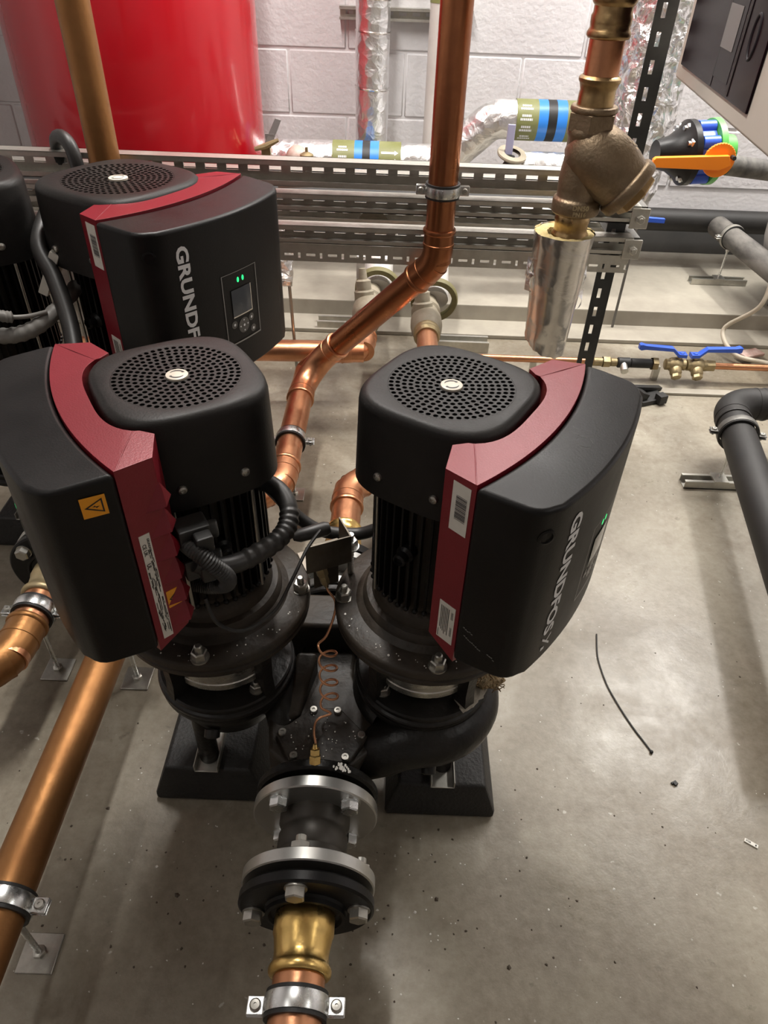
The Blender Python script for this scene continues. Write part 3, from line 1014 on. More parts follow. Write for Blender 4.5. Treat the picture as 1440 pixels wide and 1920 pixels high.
# ------------------------------------------------------------------ front twin pump
PA = Vector((-0.0855, 0.72, 0))
pumpA = thing('twin_head_pump', 'nearer black twin-head circulation pump with two red-banded motor heads and copper coil between them', 'pump', PA, 'twin-head pumps')
build_head(pumpA, (0.1575, 0), -31, lower=-5, guard=-98)
build_head(pumpA, (-0.1575, 0), 211, lower=5, guard=-76)
def scuffs():
    rr = random.Random(8)
    b = MB()
    nn = Vector((0.035, -1, 0)).normalized()
    fs = lambda n, z: Vector((n, -0.1528 + (n - 0.108) * 0.036, z))
    for n0, z0, k in ((0.116, 0.607, 5), (0.118, 0.594, 9), (0.148, 0.58, 4)):
        for i in range(k):
            n, z = n0 + i * 0.0025, z0 - i * 0.0016 + rr.uniform(-0.001, 0.001)
            b.add([fs(n, z), fs(n + 0.0024, z - 0.001), fs(n + 0.0022, z + rr.uniform(0.0005, 0.0016)), fs(n + 0.0002, z + 0.0011)], [(0, 1, 2, 3)])
    for c, r, a0, a1 in (((0.165, -0.012), 0.009, 0, 6.28), ((0.15, 0.012), 0.006, 3.4, 5.4), ((0.152, 0.002), 0.006, 3.6, 5.4)):
        pts = [Vector((c[0] + r * math.cos(a0 + (a1 - a0) * k / 16), c[1] + r * math.sin(a0 + (a1 - a0) * k / 16), 0.7986 - 0.05 * (c[0] + r * math.cos(a0 + (a1 - a0) * k / 16) - 0.118))) for k in range(17)]
        for k in range(16):
            if rr.random() < 0.8:
                b.tube([pts[k], pts[k + 1]], 0.00016, 4)
    o = obj('scuff_marks', b, 'scuff', pumpA, mtx=Matrix.Translation((0.1575, 0, 0)) @ Matrix.Rotation(math.radians(-31), 4, 'Z'))
    o['kind'] = 'stuff'
    o['label'] = 'pale chips and scratches on the right black box'
scuffs()
build_pump_lower(pumpA, 0, PA.y, PA.x, 0.549)

# ------------------------------------------------------------------ rear twin pump
PB = Vector((-0.66, 1.36, 0))
pumpB = thing('twin_head_pump', 'farther black twin-head pump behind the nearer one, with its lit display in view', 'pump', PB, 'twin-head pumps')
zmB = (0.526 - 0.533 * 1.16, 1.16)
for x_, d_ in ((0.1575, -31), (-0.1575, 211)):
    build_head(pumpB, (x_, 0), d_, mscale=(1.34, 1.34), cscale=(1.3, 1.16, 1.0), zmap=zmB, lower=20)
build_pump_lower(pumpB, 0, PB.y, PB.x, PB.y - 0.171)

# ------------------------------------------------------------------ small parts of the front pump
def cables_front():
    root = pumpA
    sub = lambda nm, b, mt, lab=None, **k: _sub(root, nm, b, mt, lab, **k)
    # corrugated conduit round the left motor
    pth = smooth_path([(-0.212, 0.578, 0.645), (-0.19, 0.585, 0.632), (-0.165, 0.605, 0.624), (-0.131, 0.635, 0.628), (-0.118, 0.662, 0.634), (-0.122, 0.69, 0.646), (-0.143, 0.712, 0.655), (-0.172, 0.722, 0.655)], 14)
    r = [0.0115 + (0.0013 if (i // 2) % 2 else 0) if 28 < i < 66 else 0.0118 for i in range(len(pth))]
    sub('conduit', MB().tube(pth, r, 14), 'hose')
    pth = smooth_path([(-0.222, 0.585, 0.668), (-0.205, 0.567, 0.672), (-0.187, 0.562, 0.658), (-0.176, 0.57, 0.632), (-0.182, 0.582, 0.607), (-0.203, 0.588, 0.597), (-0.222, 0.59, 0.598)], 16)
    r = [0.0088 + 0.0014 * (i % 2) for i in range(len(pth))]
    sub('conduit', MB().tube(pth, r, 12), 'hose')
    sub('power_cable', MB().tube(smooth_path([(-0.2, 0.83, 0.6), (-0.165, 0.85, 0.53), (-0.135, 0.86, 0.477), (-0.102, 0.86, 0.452), (-0.059, 0.86, 0.446), (-0.025, 0.86, 0.452), (0.02, 0.85, 0.49), (0.05, 0.83, 0.55)], 8), 0.0105, 14), 'hose')
    for z in (0.678, 0.634):
        R = Matrix.Rotation(math.radians(211), 3, 'Z')
        b = MB()
        c = Vector((-0.214, 0.592, z))
        b.box(c, (0.036, 0.03, 0.03), R)
        b.box(c + Vector((0.012, -0.008, 0)), (0.02, 0.034, 0.022), R)
        b.cyl(c, c + R @ Vector((-0.028, 0.006, 0)), 0.011, 14)
        sub('connector', b, 'hose', bevel=0.003)
    pth = smooth_path([(-0.212, 0.588, 0.575), (-0.2, 0.58, 0.54), (-0.17, 0.585, 0.522), (-0.135, 0.612, 0.53), (-0.115, 0.65, 0.552), (-0.1, 0.69, 0.568), (-0.085, 0.72, 0.575)], 8)
    sub('sensor_cable', MB().tube(pth, 0.0024, 8), 'hose')
    # black plug and pressure sensor on its bracket
    b = MB()
    b.lathe([(0.0, -0.03), (0.005, -0.029), (0.0095, -0.02), (0.0105, 0.018), (0.008, 0.024), (0, 0.025)], (-0.098, 0.742, 0.552), (0.85, 0.35, 0.05), 16)
    sub('sensor_plug', b, 'hose')
    R = Matrix.Rotation(math.radians(25), 3, 'Z')
    b = MB()
    c = Vector((-0.083, 0.745, 0.522))
    b.box(c + R @ Vector((0, -0.018, 0)), (0.068, 0.003, 0.05), R)
    b.box(c + R @ Vector((0, 0.004, -0.024)), (0.068, 0.045, 0.003), R)
    b.box(c + R @ Vector((0.033, 0.004, 0.0)), (0.003, 0.045, 0.05), R)
    b.box(c + R @ Vector((0.01, 0.026, -0.06)), (0.04, 0.003, 0.09), R)
    sub('sensor_bracket', b, 'bracket', 'steel bracket holding the black plug', bevel=0.001)
    b = MB()
    b.hexa((-0.047, 0.765, 0.505), (0, 0, 1), 0.019, 0.012, washer=0.013)
    b.cyl((-0.047, 0.765, 0.515), (-0.047, 0.765, 0.53), 0.005, 12)
    b.cyl((-0.047, 0.765, 0.29), (-0.047, 0.765, 0.505), 0.005, 12)
    sub('bracket_nut', b, 'zinc')
    o, d = Vector((-0.089, 0.735, 0.492)), Vector((0.25, -0.2, -0.9)).normalized()
    b = MB().hexa(o, d, 0.015, 0.016)
    b.hexa(o + d * 0.016, d, 0.012, 0.014)
    b.cyl(o - d * 0.02, o, 0.005, 12)
    b.cyl(o + d * 0.028, o + d * 0.036, 0.0042, 12, 0.003)
    sub('tube_fitting', b, 'brass_dull')
    # coiled impulse tube
    P = [Vector(p) for p in ((-0.083, 0.733, 0.462), (-0.078, 0.728, 0.45), (-0.067, 0.72, 0.437), (-0.068, 0.712, 0.416), (-0.079, 0.698, 0.385))]
    turns = 4.2
    for k in range(int(turns * 12) + 1):
        f = k / (turns * 12)
        a = PI * 0.9 + 2 * PI * k / 12
        P.append(Vector((-0.0735 - 0.004 * (1 - f) + 0.0135 * math.cos(a), 0.690 - 0.036 * f + 0.0115 * math.sin(a), 0.372 - 0.1 * f)))
    P += [Vector(p) for p in ((-0.07, 0.642, 0.268), (-0.086, 0.634, 0.268), (-0.0925, 0.624, 0.268), (-0.0925, 0.605, 0.27), (-0.088, 0.585, 0.277), (-0.087, 0.572, 0.286))]
    sub('impulse_tube', MB().tube(smooth_path(P, 4), 0.0019, 8), 'coil', 'thin coiled copper tube', ang=60)
    d = Vector((-0.03, 0.55, 0.75)).normalized()
    o = Vector((-0.0865, 0.5585, 0.266))
    b = MB().hexa(o, d, 0.0155, 0.013)
    b.hexa(o + d * 0.013, d, 0.013, 0.009)
    b.cyl(o + d * 0.02, o + d * 0.028, 0.0045, 12, 0.003)
    sub('tube_fitting', b, 'brass')
    # silt and a fibrous clump on the right casing
    b = MB()
    K, J = 30, 6
    vs = []
    for k in range(K + 1):
        a = math.radians(-58 + 62 * k / K)
        for j in range(J + 1):
            f = j / J
            r = 0.079 + 0.03 * f + 0.003 * noise.noise((k * 0.5, j, 0))
            edge = min(1, min(k, K - k) / 3, min(j, J - j) / 1.0)
            z = 0.3025 + 0.003 * edge + 0.0012 * noise.noise((k * 0.7, j * 0.9, 3)) * edge
            vs.append((PA.x + 0.1575 + r * math.cos(a), PA.y + r * math.sin(a), z))
    b.add(vs, [(k * (J + 1) + j, (k + 1) * (J + 1) + j, (k + 1) * (J + 1) + j + 1, k * (J + 1) + j + 1) for k in range(K) for j in range(J)])
    sub('silt_patch', b, 'greysilt', 'dried pale silt on the right casing cover', ang=60)
    b = MB()
    b.ball((0, 0, 0), 1.0, 14)
    b.v = [Vector((p.x * 0.027, p.y * 0.022, p.z * 0.013)) * (1 + 0.3 * noise.noise(p * 2.5) + 0.22 * noise.noise(p * 6)) + Vector((0.168, 0.69, 0.312)) for p in b.v]
    rr = random.Random(4)
    for k in range(50):
        c = Vector((0.168 + rr.uniform(-0.027, 0.027), 0.69 + rr.uniform(-0.026, 0.026), 0.314 + rr.uniform(-0.006, 0.012)))
        d = Vector((rr.uniform(-1, 1), rr.uniform(-1, 1), rr.uniform(-0.5, 0.6))).normalized() * rr.uniform(0.006, 0.014)
        e = d.cross(Vector((0, 0, 1))) * 0.4 + Vector((0, 0, 0.002))
        b.tube([c - d, c + e, c + d], 0.0008, 5)
    sub('fibre_clump', b, 'nest', 'clump of brown fibres on the right casing', ang=60)
    # white paint specks
    b = MB()
    for k in range(150):
        if k < 60:
            x, y, z = -0.0855 + rr.gauss(0.0, 0.035), 0.615 + rr.gauss(0, 0.03), 0.2465
            if abs(x + 0.083) > 0.058 or not 0.577 < y < 0.675:
                continue
        else:
            s_ = rr.choice((-1, 1))
            a = rr.uniform(-2.9, -0.25)
            r = rr.uniform(0.11, 0.133)
            x, y, z = PA.x + s_ * 0.1575 + r * math.cos(a), PA.y + r * math.sin(a), 0.4545 if r > 0.112 else 0.456
        q = rr.choice((0.0006, 0.0008, 0.0011, 0.0017 if k % 7 == 0 else 0.0008))
        b.ball((x, y, z), q, 4, (1, 1.3, 0.5))
    for k in range(34):
        a = math.radians(rr.gauss(24, 5))
        y = 0.5615 - rr.random() * 0.011
        c = Vector((-0.0855 + 0.0928 * math.sin(a), y, AX + 0.0928 * math.cos(a)))
        b.ball(c, 0.0009, 4, (1.6, 2.6, 0.6))
    o = sub('paint_specks', b, 'fleck', 'white paint specks')
    o['kind'] = 'stuff'

def _sub(root, nm, b, mt, lab=None, **k):
    o = obj(nm, b, mt, root, **k)
    if lab:
        o['label'] = lab
    return o
cables_front()

def cables_rear():
    pth = smooth_path([(-0.80, 1.20, 0.63), (-0.72, 1.175, 0.615), (-0.66, 1.18, 0.62), (-0.62, 1.22, 0.64), (-0.6, 1.3, 0.66)], 14)
    _sub(pumpB, 'conduit', MB().tube(pth, [0.0135 + 0.0013 * ((i // 2) % 2) for i in range(len(pth))], 12), 'hosegrey')
    pth = smooth_path([(-0.83, 1.19, 0.70), (-0.74, 1.165, 0.675), (-0.69, 1.17, 0.655), (-0.655, 1.185, 0.648), (-0.62, 1.2, 0.652)], 12)
    _sub(pumpB, 'conduit', MB().tube(pth, [0.0095 + 0.0013 * (i % 2) if i < 30 else 0.004 for i in range(len(pth))], 12), 'hosegrey')
    pth = smooth_path([(-0.66, 1.42, 0.78), (-0.655, 1.31, 0.735), (-0.62, 1.26, 0.69), (-0.585, 1.2, 0.63), (-0.555, 1.12, 0.57), (-0.53, 1.05, 0.5)], 10)
    _sub(pumpB, 'power_cable', MB().tube(pth, 0.0155, 14), 'hose')
    b = MB().box((-0.637, 1.3, 0.69), (0.018, 0.05, 0.09), Matrix.Rotation(0.5, 3, 'Y'))
    _sub(pumpB, 'cable_tag', b, 'white', 'pale tag on the cable', bevel=0.002)
cables_rear()

# rubber feet blocks
def block(x, y, label):
    o = thing('mounting_block', label, 'pump block', (x, y, 0), 'rubber blocks under the nearer pump')
    b = MB()
    W, D, H = 0.096, 0.1, 0.078
    lo = [(-W, -D), (W, -D), (W, D), (-W, D)]
    vs = [(x + p[0], y + p[1], 0) for p in lo] + [(x + p[0], y + p[1], 0.016) for p in lo] + [(x + p[0] * 0.78, y + p[1] * 0.84, H) for p in lo]
    b.add(vs, [(3, 2, 1, 0), (8, 9, 10, 11)] + [(i + j * 4, (i + 1) % 4 + j * 4, (i + 1) % 4 + 4 + j * 4, i + 4 + j * 4) for j in range(2) for i in range(4)])
    obj('block_body', b, 'block', o, bevel=0.006, seg=2)
    b = MB()
    b.box((x, y - 0.028, H + 0.0015), (0.041, 0.125, 0.003))
    for s_ in (-1, 1):
        b.box((x + s_ * 0.0195, y - 0.028, H + 0.009), (0.0025, 0.125, 0.018))
    obj('strut_channel', b, 'galv', o, bevel=0.0008, seg=1)
    return o
block(0.117, 0.722, 'black rubber mounting block under the right head of the nearer pump')
block(-0.288, 0.735, 'black rubber mounting block under the left head of the nearer pump')
for x_ in (-0.4575, -0.8625):
    o_ = block(x_, 1.37, 'black rubber mounting block under the %s head of the farther pump' % ('right' if x_ > -0.6 else 'left'))
    o_['group'] = 'rubber blocks under the farther pump'

# ------------------------------------------------------------------ flanges and pipes
def bolt(parent, o, d, af=0.024, h=0.013, mat='zinc', nm='bolt', washer=True, stub=0.0):
    b = MB().hexa(o, d, af, h, washer=af * 0.64 if washer else 0)
    if stub:
        D = Vector(d).normalized()
        b.cyl(Vector(o) + D * h, Vector(o) + D * (h + stub), af * 0.32, 12)
    return obj(nm, b, mat, parent, ang=25)

def ring_pts(c, R, angs):
    return [(c[0] + R * math.sin(math.radians(a)), c[1], c[2] + R * math.cos(math.radians(a))) for a in angs]

def spool_piece(x, yb, yf, z, label):
    """steel spool with a zinc flange at each end; yb far end, yf near end"""
    o = thing('spool_piece', label, 'pipe fitting', (x, (yb + yf) / 2, 0))
    b = MB()
    for y in (yb, yf + 0.018):
        b.lathe([(0.046, 0), (0.0905, 0), (0.0925, 0.0015), (0.0925, 0.0165), (0.0905, 0.018), (0.046, 0.018)], (x, y, z), (0, -1, 0), 72)
    obj('flange', b, 'zincflat', o, ang=25)
    b = MB().lathe([(0.052, 0), (0.052, 0.012), (0.0485, 0.02), (0.0485, 0.026), (0.0505, 0.03), (0.0505, 0.052), (0.0485, 0.056), (0.052, yb - yf - 0.036)], (x, yb - 0.018, z), (0, -1, 0), 56)
    obj('spool_body', b, 'spool', o, ang=30)
    for p in ring_pts((x, yb - 0.018, z), 0.0725, (-44, 46, 136, 226)):
        bolt(o, p, (0, -1, 0))
    for p in ring_pts((x, yf + 0.018, z), 0.0725, (-8, 82, 172, 262)):
        bolt(o, p, (0, 1, 0), nm='nut', washer=False, stub=0.009, mat='zincdull')
    return o

def flange_end(o, x, y, z, brass='brass', bolts=(-8, 82, 172, 262), dull='zincdull', pipe_from=None):
    """black loose flange at y (its back face), press fitting in brass reaching towards the viewer"""
    b = MB().lathe([(0.06, -0.004), (0.0895, 0.0), (0.0925, 0.003), (0.0925, 0.014), (0.089, 0.0165), (0.0565, 0.0165), (0.0545, 0.02), (0.0545, 0.026), (0.05, 0.0265), (0.047, 0.022), (0.04, 0.022)], (x, y, z), (0, -1, 0), 72)
    f = obj('loose_flange', b, 'black', o, ang=25)
    for p in ring_pts((x, y - 0.0165, z), 0.0725, bolts):
        bolt(f, p, (0, -1, 0), mat=dull)
    b = MB().lathe([(0.04, 0.0), (0.0395, 0.024), (0.0405, 0.026), (0.0405, 0.047), (0.039, 0.05), (0.0372, 0.06), (0.0358, 0.07), (0.0362, 0.08), (0.0385, 0.083), (0.0405, 0.087), (0.0408, 0.091), (0.0395, 0.095), (0.0365, 0.097), (0.0335, 0.0975)], (x, y, z), (0, -1, 0), 48)
    obj('press_fitting', b, brass, o, ang=40)

def pipe_mesh(path, r, n=28):
    return MB().tube(path, r, n)

def elbow_mesh(a, c, b_, r, R, sock=0.04, bead=0.0055):
    """press elbow: sleeve round the corner with a bead at each end"""
    A, Cc, B = Vector(a), Vector(c), Vector(b_)
    d0, d1 = (A - Cc).normalized(), (B - Cc).normalized()
    ang = d0.angle(d1)
    t = R / math.tan(ang / 2)
    p0, p1 = Cc + d0 * t, Cc + d1 * t
    arc = fillet([A, Cc, B], R, 12)[1:-1]
    prof = [(0.0, 0.0005), (0.001, bead * 0.8), (0.004, bead), (0.008, bead), (0.011, bead * 0.75), (0.012, 0.0022), (sock - 0.012, 0.0022), (sock - 0.011, 0.0036), (sock - 0.006, 0.0036), (sock - 0.005, 0.0024)]
    P = [p0 + d0 * (sock - s_) for s_, _ in prof]
    Rr = [r + q for _, q in prof]
    P += arc
    Rr += [r + 0.0024] * len(arc)
    P += [p1 + d1 * (sock - s_) for s_, _ in prof[::-1]]
    Rr += [r + q for _, q in prof[::-1]]
    # drop coincident points
    PP, RR = [P[0]], [Rr[0]]
    for p, q in zip(P[1:], Rr[1:]):
        if (p - PP[-1]).length > 3e-4:
            PP.append(p)
            RR.append(q)
    return MB().tube(PP, RR, 32)

def pipe_run(o, pts, r, R, mats, socks=0.04, elbow_mats=None):
    for i in range(len(pts) - 1):
        a, b = Vector(pts[i]), Vector(pts[i + 1])
        obj('pipe', MB().cyl(a, b, r, 32), mats[min(i, len(mats) - 1)], o)
    for i in range(1, len(pts) - 1):
        em = (elbow_mats or mats)
        obj('elbow', elbow_mesh(pts[i - 1], pts[i], pts[i + 1], r, R, socks), em[min(i - 1, len(em) - 1)], o, ang=45)

def clamp(label, c, axis, r, lug, rod=None, plate='zincdull', rodtop=True, band='zinc', group=None, strut=None, psize=0.05, z0=0.0):
    """two-piece rubber lined pipe clip; lug = sideways direction; rod = floor height for a threaded foot"""
    c = Vector(c)
    A = Vector(axis).normalized()
    Lg = Vector(lug).normalized()
    o = thing('pipe_clamp', label, 'pipe clamp', (c.x, c.y, z0 if rod is not None else c.z), group)
    obj('rubber_lining', MB().lathe([(r + 0.0006, -0.0155), (r + 0.0056, -0.0155), (r + 0.0056, 0.0155), (r + 0.0006, 0.0155), (r + 0.0006, -0.0155)], c, A, 44), 'rubber', o, ang=30)
    obj('band', MB().lathe([(r + 0.005, -0.0105), (r + 0.0068, -0.0105), (r + 0.0078, -0.006), (r + 0.0078, 0.006), (r + 0.0068, 0.0105), (r + 0.005, 0.0105)], c, A, 44), band, o, ang=50)
    up = A.cross(Lg).normalized()
    rot = Matrix((Lg, A, up)).transposed()
    for s_ in (-1, 1):
        k = c + Lg * s_ * (r + 0.0165)
        b = MB()
        for q in (-1, 1):
            b.box(k + up * q * 0.0035, (0.021, 0.021, 0.0035), rot)
        lg = obj('lug', b, band, o, bevel=0.0012, seg=1)
        u2 = up if up.z > 0 or (abs(up.z) < 0.1 and up.y < 0) else -up
        b = MB().lathe([(0.0072, 0.005), (0.0072, 0.0075), (0.0055, 0.0095), (0.002, 0.0097), (0.0018, 0.0082), (0, 0.0082)], k, u2, 16)
        b.cyl(k - u2 * 0.012, k + u2 * 0.005, 0.003, 10)
        obj('screw', b, 'zincdull', lg)
    if rod is not None:
        b = MB().cyl((c.x, c.y, rod + 0.003), (c.x, c.y, c.z - r - 0.004), 0.0045, 12)
        b.hexa((c.x, c.y, c.z - r - 0.016), (0, 0, 1), 0.014, 0.011)
        obj('threaded_rod', b, 'zinc', o)
        if strut:
            b = MB()
            x0, x1 = strut
            b.box((c.x, c.y, rod + 0.0015), (x1 - x0, 0.041, 0.003))
            for q in (-1, 1):
                b.box((c.x, c.y + q * 0.0192, rod + 0.012), (x1 - x0, 0.0026, 0.024))
                b.box((c.x, c.y + q * 0.015, rod + 0.0235), (x1 - x0, 0.008, 0.0025))
            b.box((c.x, c.y, rod + 0.026), (0.04, 0.045, 0.005))
            obj('strut_foot', b, plate, o)
        else:
            obj('base_plate', MB().box((c.x, c.y, rod + 0.002), (psize, psize, 0.004)), plate, o, bevel=0.001, seg=1)
            obj('nut', MB().hexa((c.x, c.y, rod + 0.004), (0, 0, 1), 0.017, 0.008), 'zincdull', o)
    return o

r67 = 0.0333
# nearest run: spool, black flange, brass adaptor, copper pipe leaving under the camera
spool_piece(-0.0855, 0.539, 0.419, AX, 'short dark spool piece with shiny zinc flanges bolted to the nearer pump')
o = thing('copper_pipe', 'copper pipe with bright brass adaptor and black flange at the bottom centre', 'pipe', (-0.0855, 0.1, 0))
flange_end(o, -0.0855, 0.4085, AX)
obj('pipe', MB().cyl((-0.0855, 0.34, AX), (-0.0855, -0.7, AX), r67, 40), 'copper', o)
clamp('rubber-lined pipe clamp on the copper pipe in the bottom centre foreground', (-0.0855, 0.281, AX), (0, 1, 0), r67, (1, 0.02, 0), rod=0.0, group='rubber-lined pipe clamps')

# rear of the nearer pump: brass, elbow to the right, back to the strainer by the frame
o = thing('copper_pipe', 'copper pipe with bend between the nearer pump heads, reaching back to a beige valve', 'pipe', (0.1, 1.5, 0))
pipe_run(o, [(-0.0855, 1.05, AX), (-0.0855, 1.325, AX), (0.118, 1.5, AX), (0.118, 2.13, AX)], r67, 0.07, ['copper', 'copper', 'copper'], 0.045)
b = MB().lathe([(0.0415, 0), (0.0395, 0.05), (0.0375, 0.065), (0.0365, 0.078), (0.039, 0.082), (0.041, 0.087), (0.0395, 0.093), (0.034, 0.095)], (-0.0855, 1.08, AX), (0, 1, 0), 40)
obj('press_fitting', b, 'brass', o, ang=40)
b = MB().lathe([(0.04, -0.03), (0.0925, -0.03), (0.0925, -0.01), (0.05, -0.008), (0.044, 0.03)], (-0.0855, 1.05, AX), (0, 1, 0), 48)
obj('flange', b, 'black', o, ang=30)
spool_piece(-0.0855, 1.015, 0.925, AX, 'zinc flanged spool behind the nearer pump, between its two heads')

# tall riser in front of the frame, sloping down and running to the long pipe on the left
o = thing('copper_riser', 'tall brown copper riser before the frame, bending down into the long lower left pipe', 'pipe', (0.105, 1.7, 0))
LR = [(0.105, 1.70, 2.6), (0.105, 1.70, 0.585), (-0.246, 1.88, AX), (-0.246, 1.33, AX), (-0.492, 1.085, AX), (-0.492, -0.6, AX)]
pipe_run(o, LR, r67, 0.085, ['copper_old', 'copper_old', 'copper', 'copper', 'copper_gold'], 0.045, ['copper_old', 'copper', 'copper', 'copper'])
clamp('rubber-lined pipe clamp around the tall copper riser at the top rails', (0.105, 1.70, 0.748), (0, 0, 1), r67, (1, 0, 0), group='rubber-lined pipe clamps')
clamp('pipe clamp on floor rod seen between the two heads of the nearer pump', (-0.246, 1.515, AX), (0, 1, 0), r67, (1, 0, 0), rod=0.0, psize=0.055, group='rubber-lined pipe clamps')
clamp('pipe clamp on the golden copper pipe at the lower left edge', (-0.492, 0.385, AX), (0, 1, 0), r67, (1, 0, 0), rod=0.0, psize=0.055, group='rubber-lined pipe clamps')
clamp('pipe clamp with floor rod just below the nearer left black control box', (-0.492, 0.89, AX), (0, 1, 0), r67, (1, 0, 0), rod=0.0, psize=0.055, group='rubber-lined pipe clamps')

# left riser from the back of the farther pump
o = thing('copper_riser', 'golden brown copper riser in front of the red tank at the top left', 'pipe', (-0.65, 1.69, 0))
pipe_run(o, [(-0.65, 1.56, AX), (-0.65, 1.7, AX), (-0.65, 1.7, 2.6)], r67, 0.06, ['copper_gold'], 0.02)

# front of the farther pump
spool_piece(-0.66, 1.17, 1.045, AX, 'zinc flanged spool in front of the farther pump at the left edge')
o = thing('copper_pipe', 'aged copper pipe with cloudy brass adaptor bending out at the left edge', 'pipe', (-0.66, 0.9, 0))
flange_end(o, -0.66, 1.034, AX, 'beigebrass', (45, 135, 225, 315))
pipe_run(o, [(-0.66, 0.95, AX), (-0.66, 0.79, AX), (-1.3, 0.15, AX)], r67, 0.09, ["copper", "copper_gold"], 0.05, ["copper_gold"])
clamp('pipe clamp on the aged copper pipe at the left edge, beside the brass adaptor', (-0.66, 0.905, AX), (0, 1, 0), r67, (1, 0, 0), rod=0.0, psize=0.055, group='rubber-lined pipe clamps')

# crossing pipe at the back
o = thing('copper_pipe', 'bright copper cross pipe with elbow, behind the sloping riser', 'pipe', (-0.3, 2.0, 0))
pipe_run(o, [(-0.95, 1.98, AX), (-0.082, 2.02, AX), (-0.082, 2.22, AX)], r67, 0.06, ['copper'], 0.045)

# the two beige check valves with ring handles at the back
def check_valve(x, y, label):
    o = thing('check_valve', label, 'valve', (x, y, 0), 'beige valves behind the frame')
    b = MB().lathe([(0.033, -0.01), (0.038, -0.01), (0.041, 0.0), (0.0435, 0.004), (0.0435, 0.012), (0.041, 0.016), (0.0435, 0.022), (0.0435, 0.034), (0.041, 0.04)], (x, y, AX), (0, 1, 0), 36)
    obj('press_fitting', b, 'brass_dull', o)
    b = MB().lathe([(0.043, 0.035), (0.05, 0.05), (0.053, 0.08), (0.052, 0.12), (0.046, 0.15), (0.043, 0.17), (0.05, 0.175), (0.05, 0.2), (0.043, 0.205), (0.043, 0.26)], (x, y, AX), (0, 1, 0), 36)
    b.lathe([(0.034, 0.02), (0.034, 0.055), (0.026, 0.06), (0.026, 0.09), (0.015, 0.095), (0.012, 0.13), (0, 0.132)], (x - 0.01, y + 0.13, AX), (-0.1, 0.25, 1), 28)
    obj('valve_body', b, 'beige', o, ang=40)
    b = MB().lathe([(0.062, -0.012), (0.079, -0.012), (0.083, -0.006), (0.083, 0.008), (0.079, 0.012), (0.062, 0.012), (0.062, -0.012)], (x + 0.03, y + 0.26, AX + 0.015), (0, 1, 0.15), 40)
    obj('lagging_ring', b, 'olivedull', o, ang=40)
    b = MB().box((x - 0.028, y + 0.17, AX + 0.125), (0.03, 0.012, 0.08))
    obj('lever', b, 'whitepipe', o, bevel=0.003)
    b = MB().lathe([(0.05, 0.0), (0.052, 0.05), (0.05, 0.4)], (x + 0.03, y + 0.27, AX + 0.01), (0, 0.9, 0.5), 28, caps=True)
    obj('lagged_tail', b, 'whitepipe', o)
    return o
check_valve(-0.082, 2.22, 'dirty beige valve with olive ring behind the sloping copper riser')
check_valve(0.118, 2.14, 'dirty beige valve with brass collar above the nearer right fan cover')

# ------------------------------------------------------------------ strut frame
def xchannel(b, x0, x1, y, zb, zt, depth=0.041, lip=0.0105, slot=(0.028, 0.012), pitch=0.05):
    """strut channel along x with its mouth towards the viewer and slots through its back"""
    t = 0.0026
    L_ = x1 - x0
    xc = (x0 + x1) / 2
    b.box((xc, y + depth / 2, zt - t / 2), (L_, depth, t))
    b.box((xc, y + depth / 2, zb + t / 2), (L_, depth, t))
    for z0, z1 in ((zb, zb + lip), (zt - lip, zt)):
        b.box((xc, y + t / 2, (z0 + z1) / 2), (L_, t, z1 - z0))
    zm = (zb + zt) / 2
    yb = y + depth - t / 2
    h = slot[1] / 2
    b.box((xc, yb, (zb + zm - h) / 2), (L_, t, zm - h - zb))
    b.box((xc, yb, (zt + zm + h) / 2), (L_, t, zt - zm - h))
    n = int(L_ / pitch)
    for k in range(n + 1):
        x = x0 + k * pitch
        w_ = pitch - slot[0]
        b.box((min(x + w_ / 2, x1 - w_ / 2), yb, zm), (w_, t, slot[1]))

FX0, FX1, FY = -1.62, 0.575, 1.742
fr = thing('pipe_rack', 'grey slotted strut frame of level rails behind the pumps, with dark slotted upright', 'frame', (-0.4, 1.8, 0))
for zt, zb in ((0.787, 0.733), (0.716, 0.678), (0.644, 0.602)):
    b = MB()
    xchannel(b, FX0, FX1, FY, zb, zt)
    obj('rail', b, 'galv', fr)
# darker second row behind the first
for zt, zb in ((0.69, 0.649), (0.60, 0.559)):
    b = MB()
    xchannel(b, FX0, FX1 + 0.02, FY + 0.30, zb, zt)
    obj('rail', b, 'galv', fr)
# flat slotted plate under the lowest rail
b = MB()
z0, z1 = 0.5585, 0.6005
y = FY + 0.002
b.box(((FX0 + FX1) / 2, y, z0 + 0.004), (FX1 - FX0, 0.003, 0.008))
b.box(((FX0 + FX1) / 2, y, z1 - 0.009), (FX1 - FX0, 0.003, 0.018))
x = FX0
k = 0
while x < FX1 - 0.05:
    # one horizontal slot and one upright slot per step
    b.box((x + 0.007, y, 0.5745), (0.014, 0.003, 0.016))
    b.box((x + 0.0255, y, 0.569), (0.023, 0.003, 0.005))
    b.box((x + 0.0255, y, 0.58), (0.023, 0.003, 0.005))
    b.box((x + 0.042, y, 0.5745), (0.011, 0.003, 0.016))
    b.box((x + 0.0505, y, 0.581), (0.006, 0.003, 0.003))
    x += 0.0535
    k += 1
b.box(((FX0 + FX1) / 2, y + 0.012, z0 + 0.0015), (FX1 - FX0, 0.024, 0.003))
obj('slotted_plate', b, 'galv', fr)

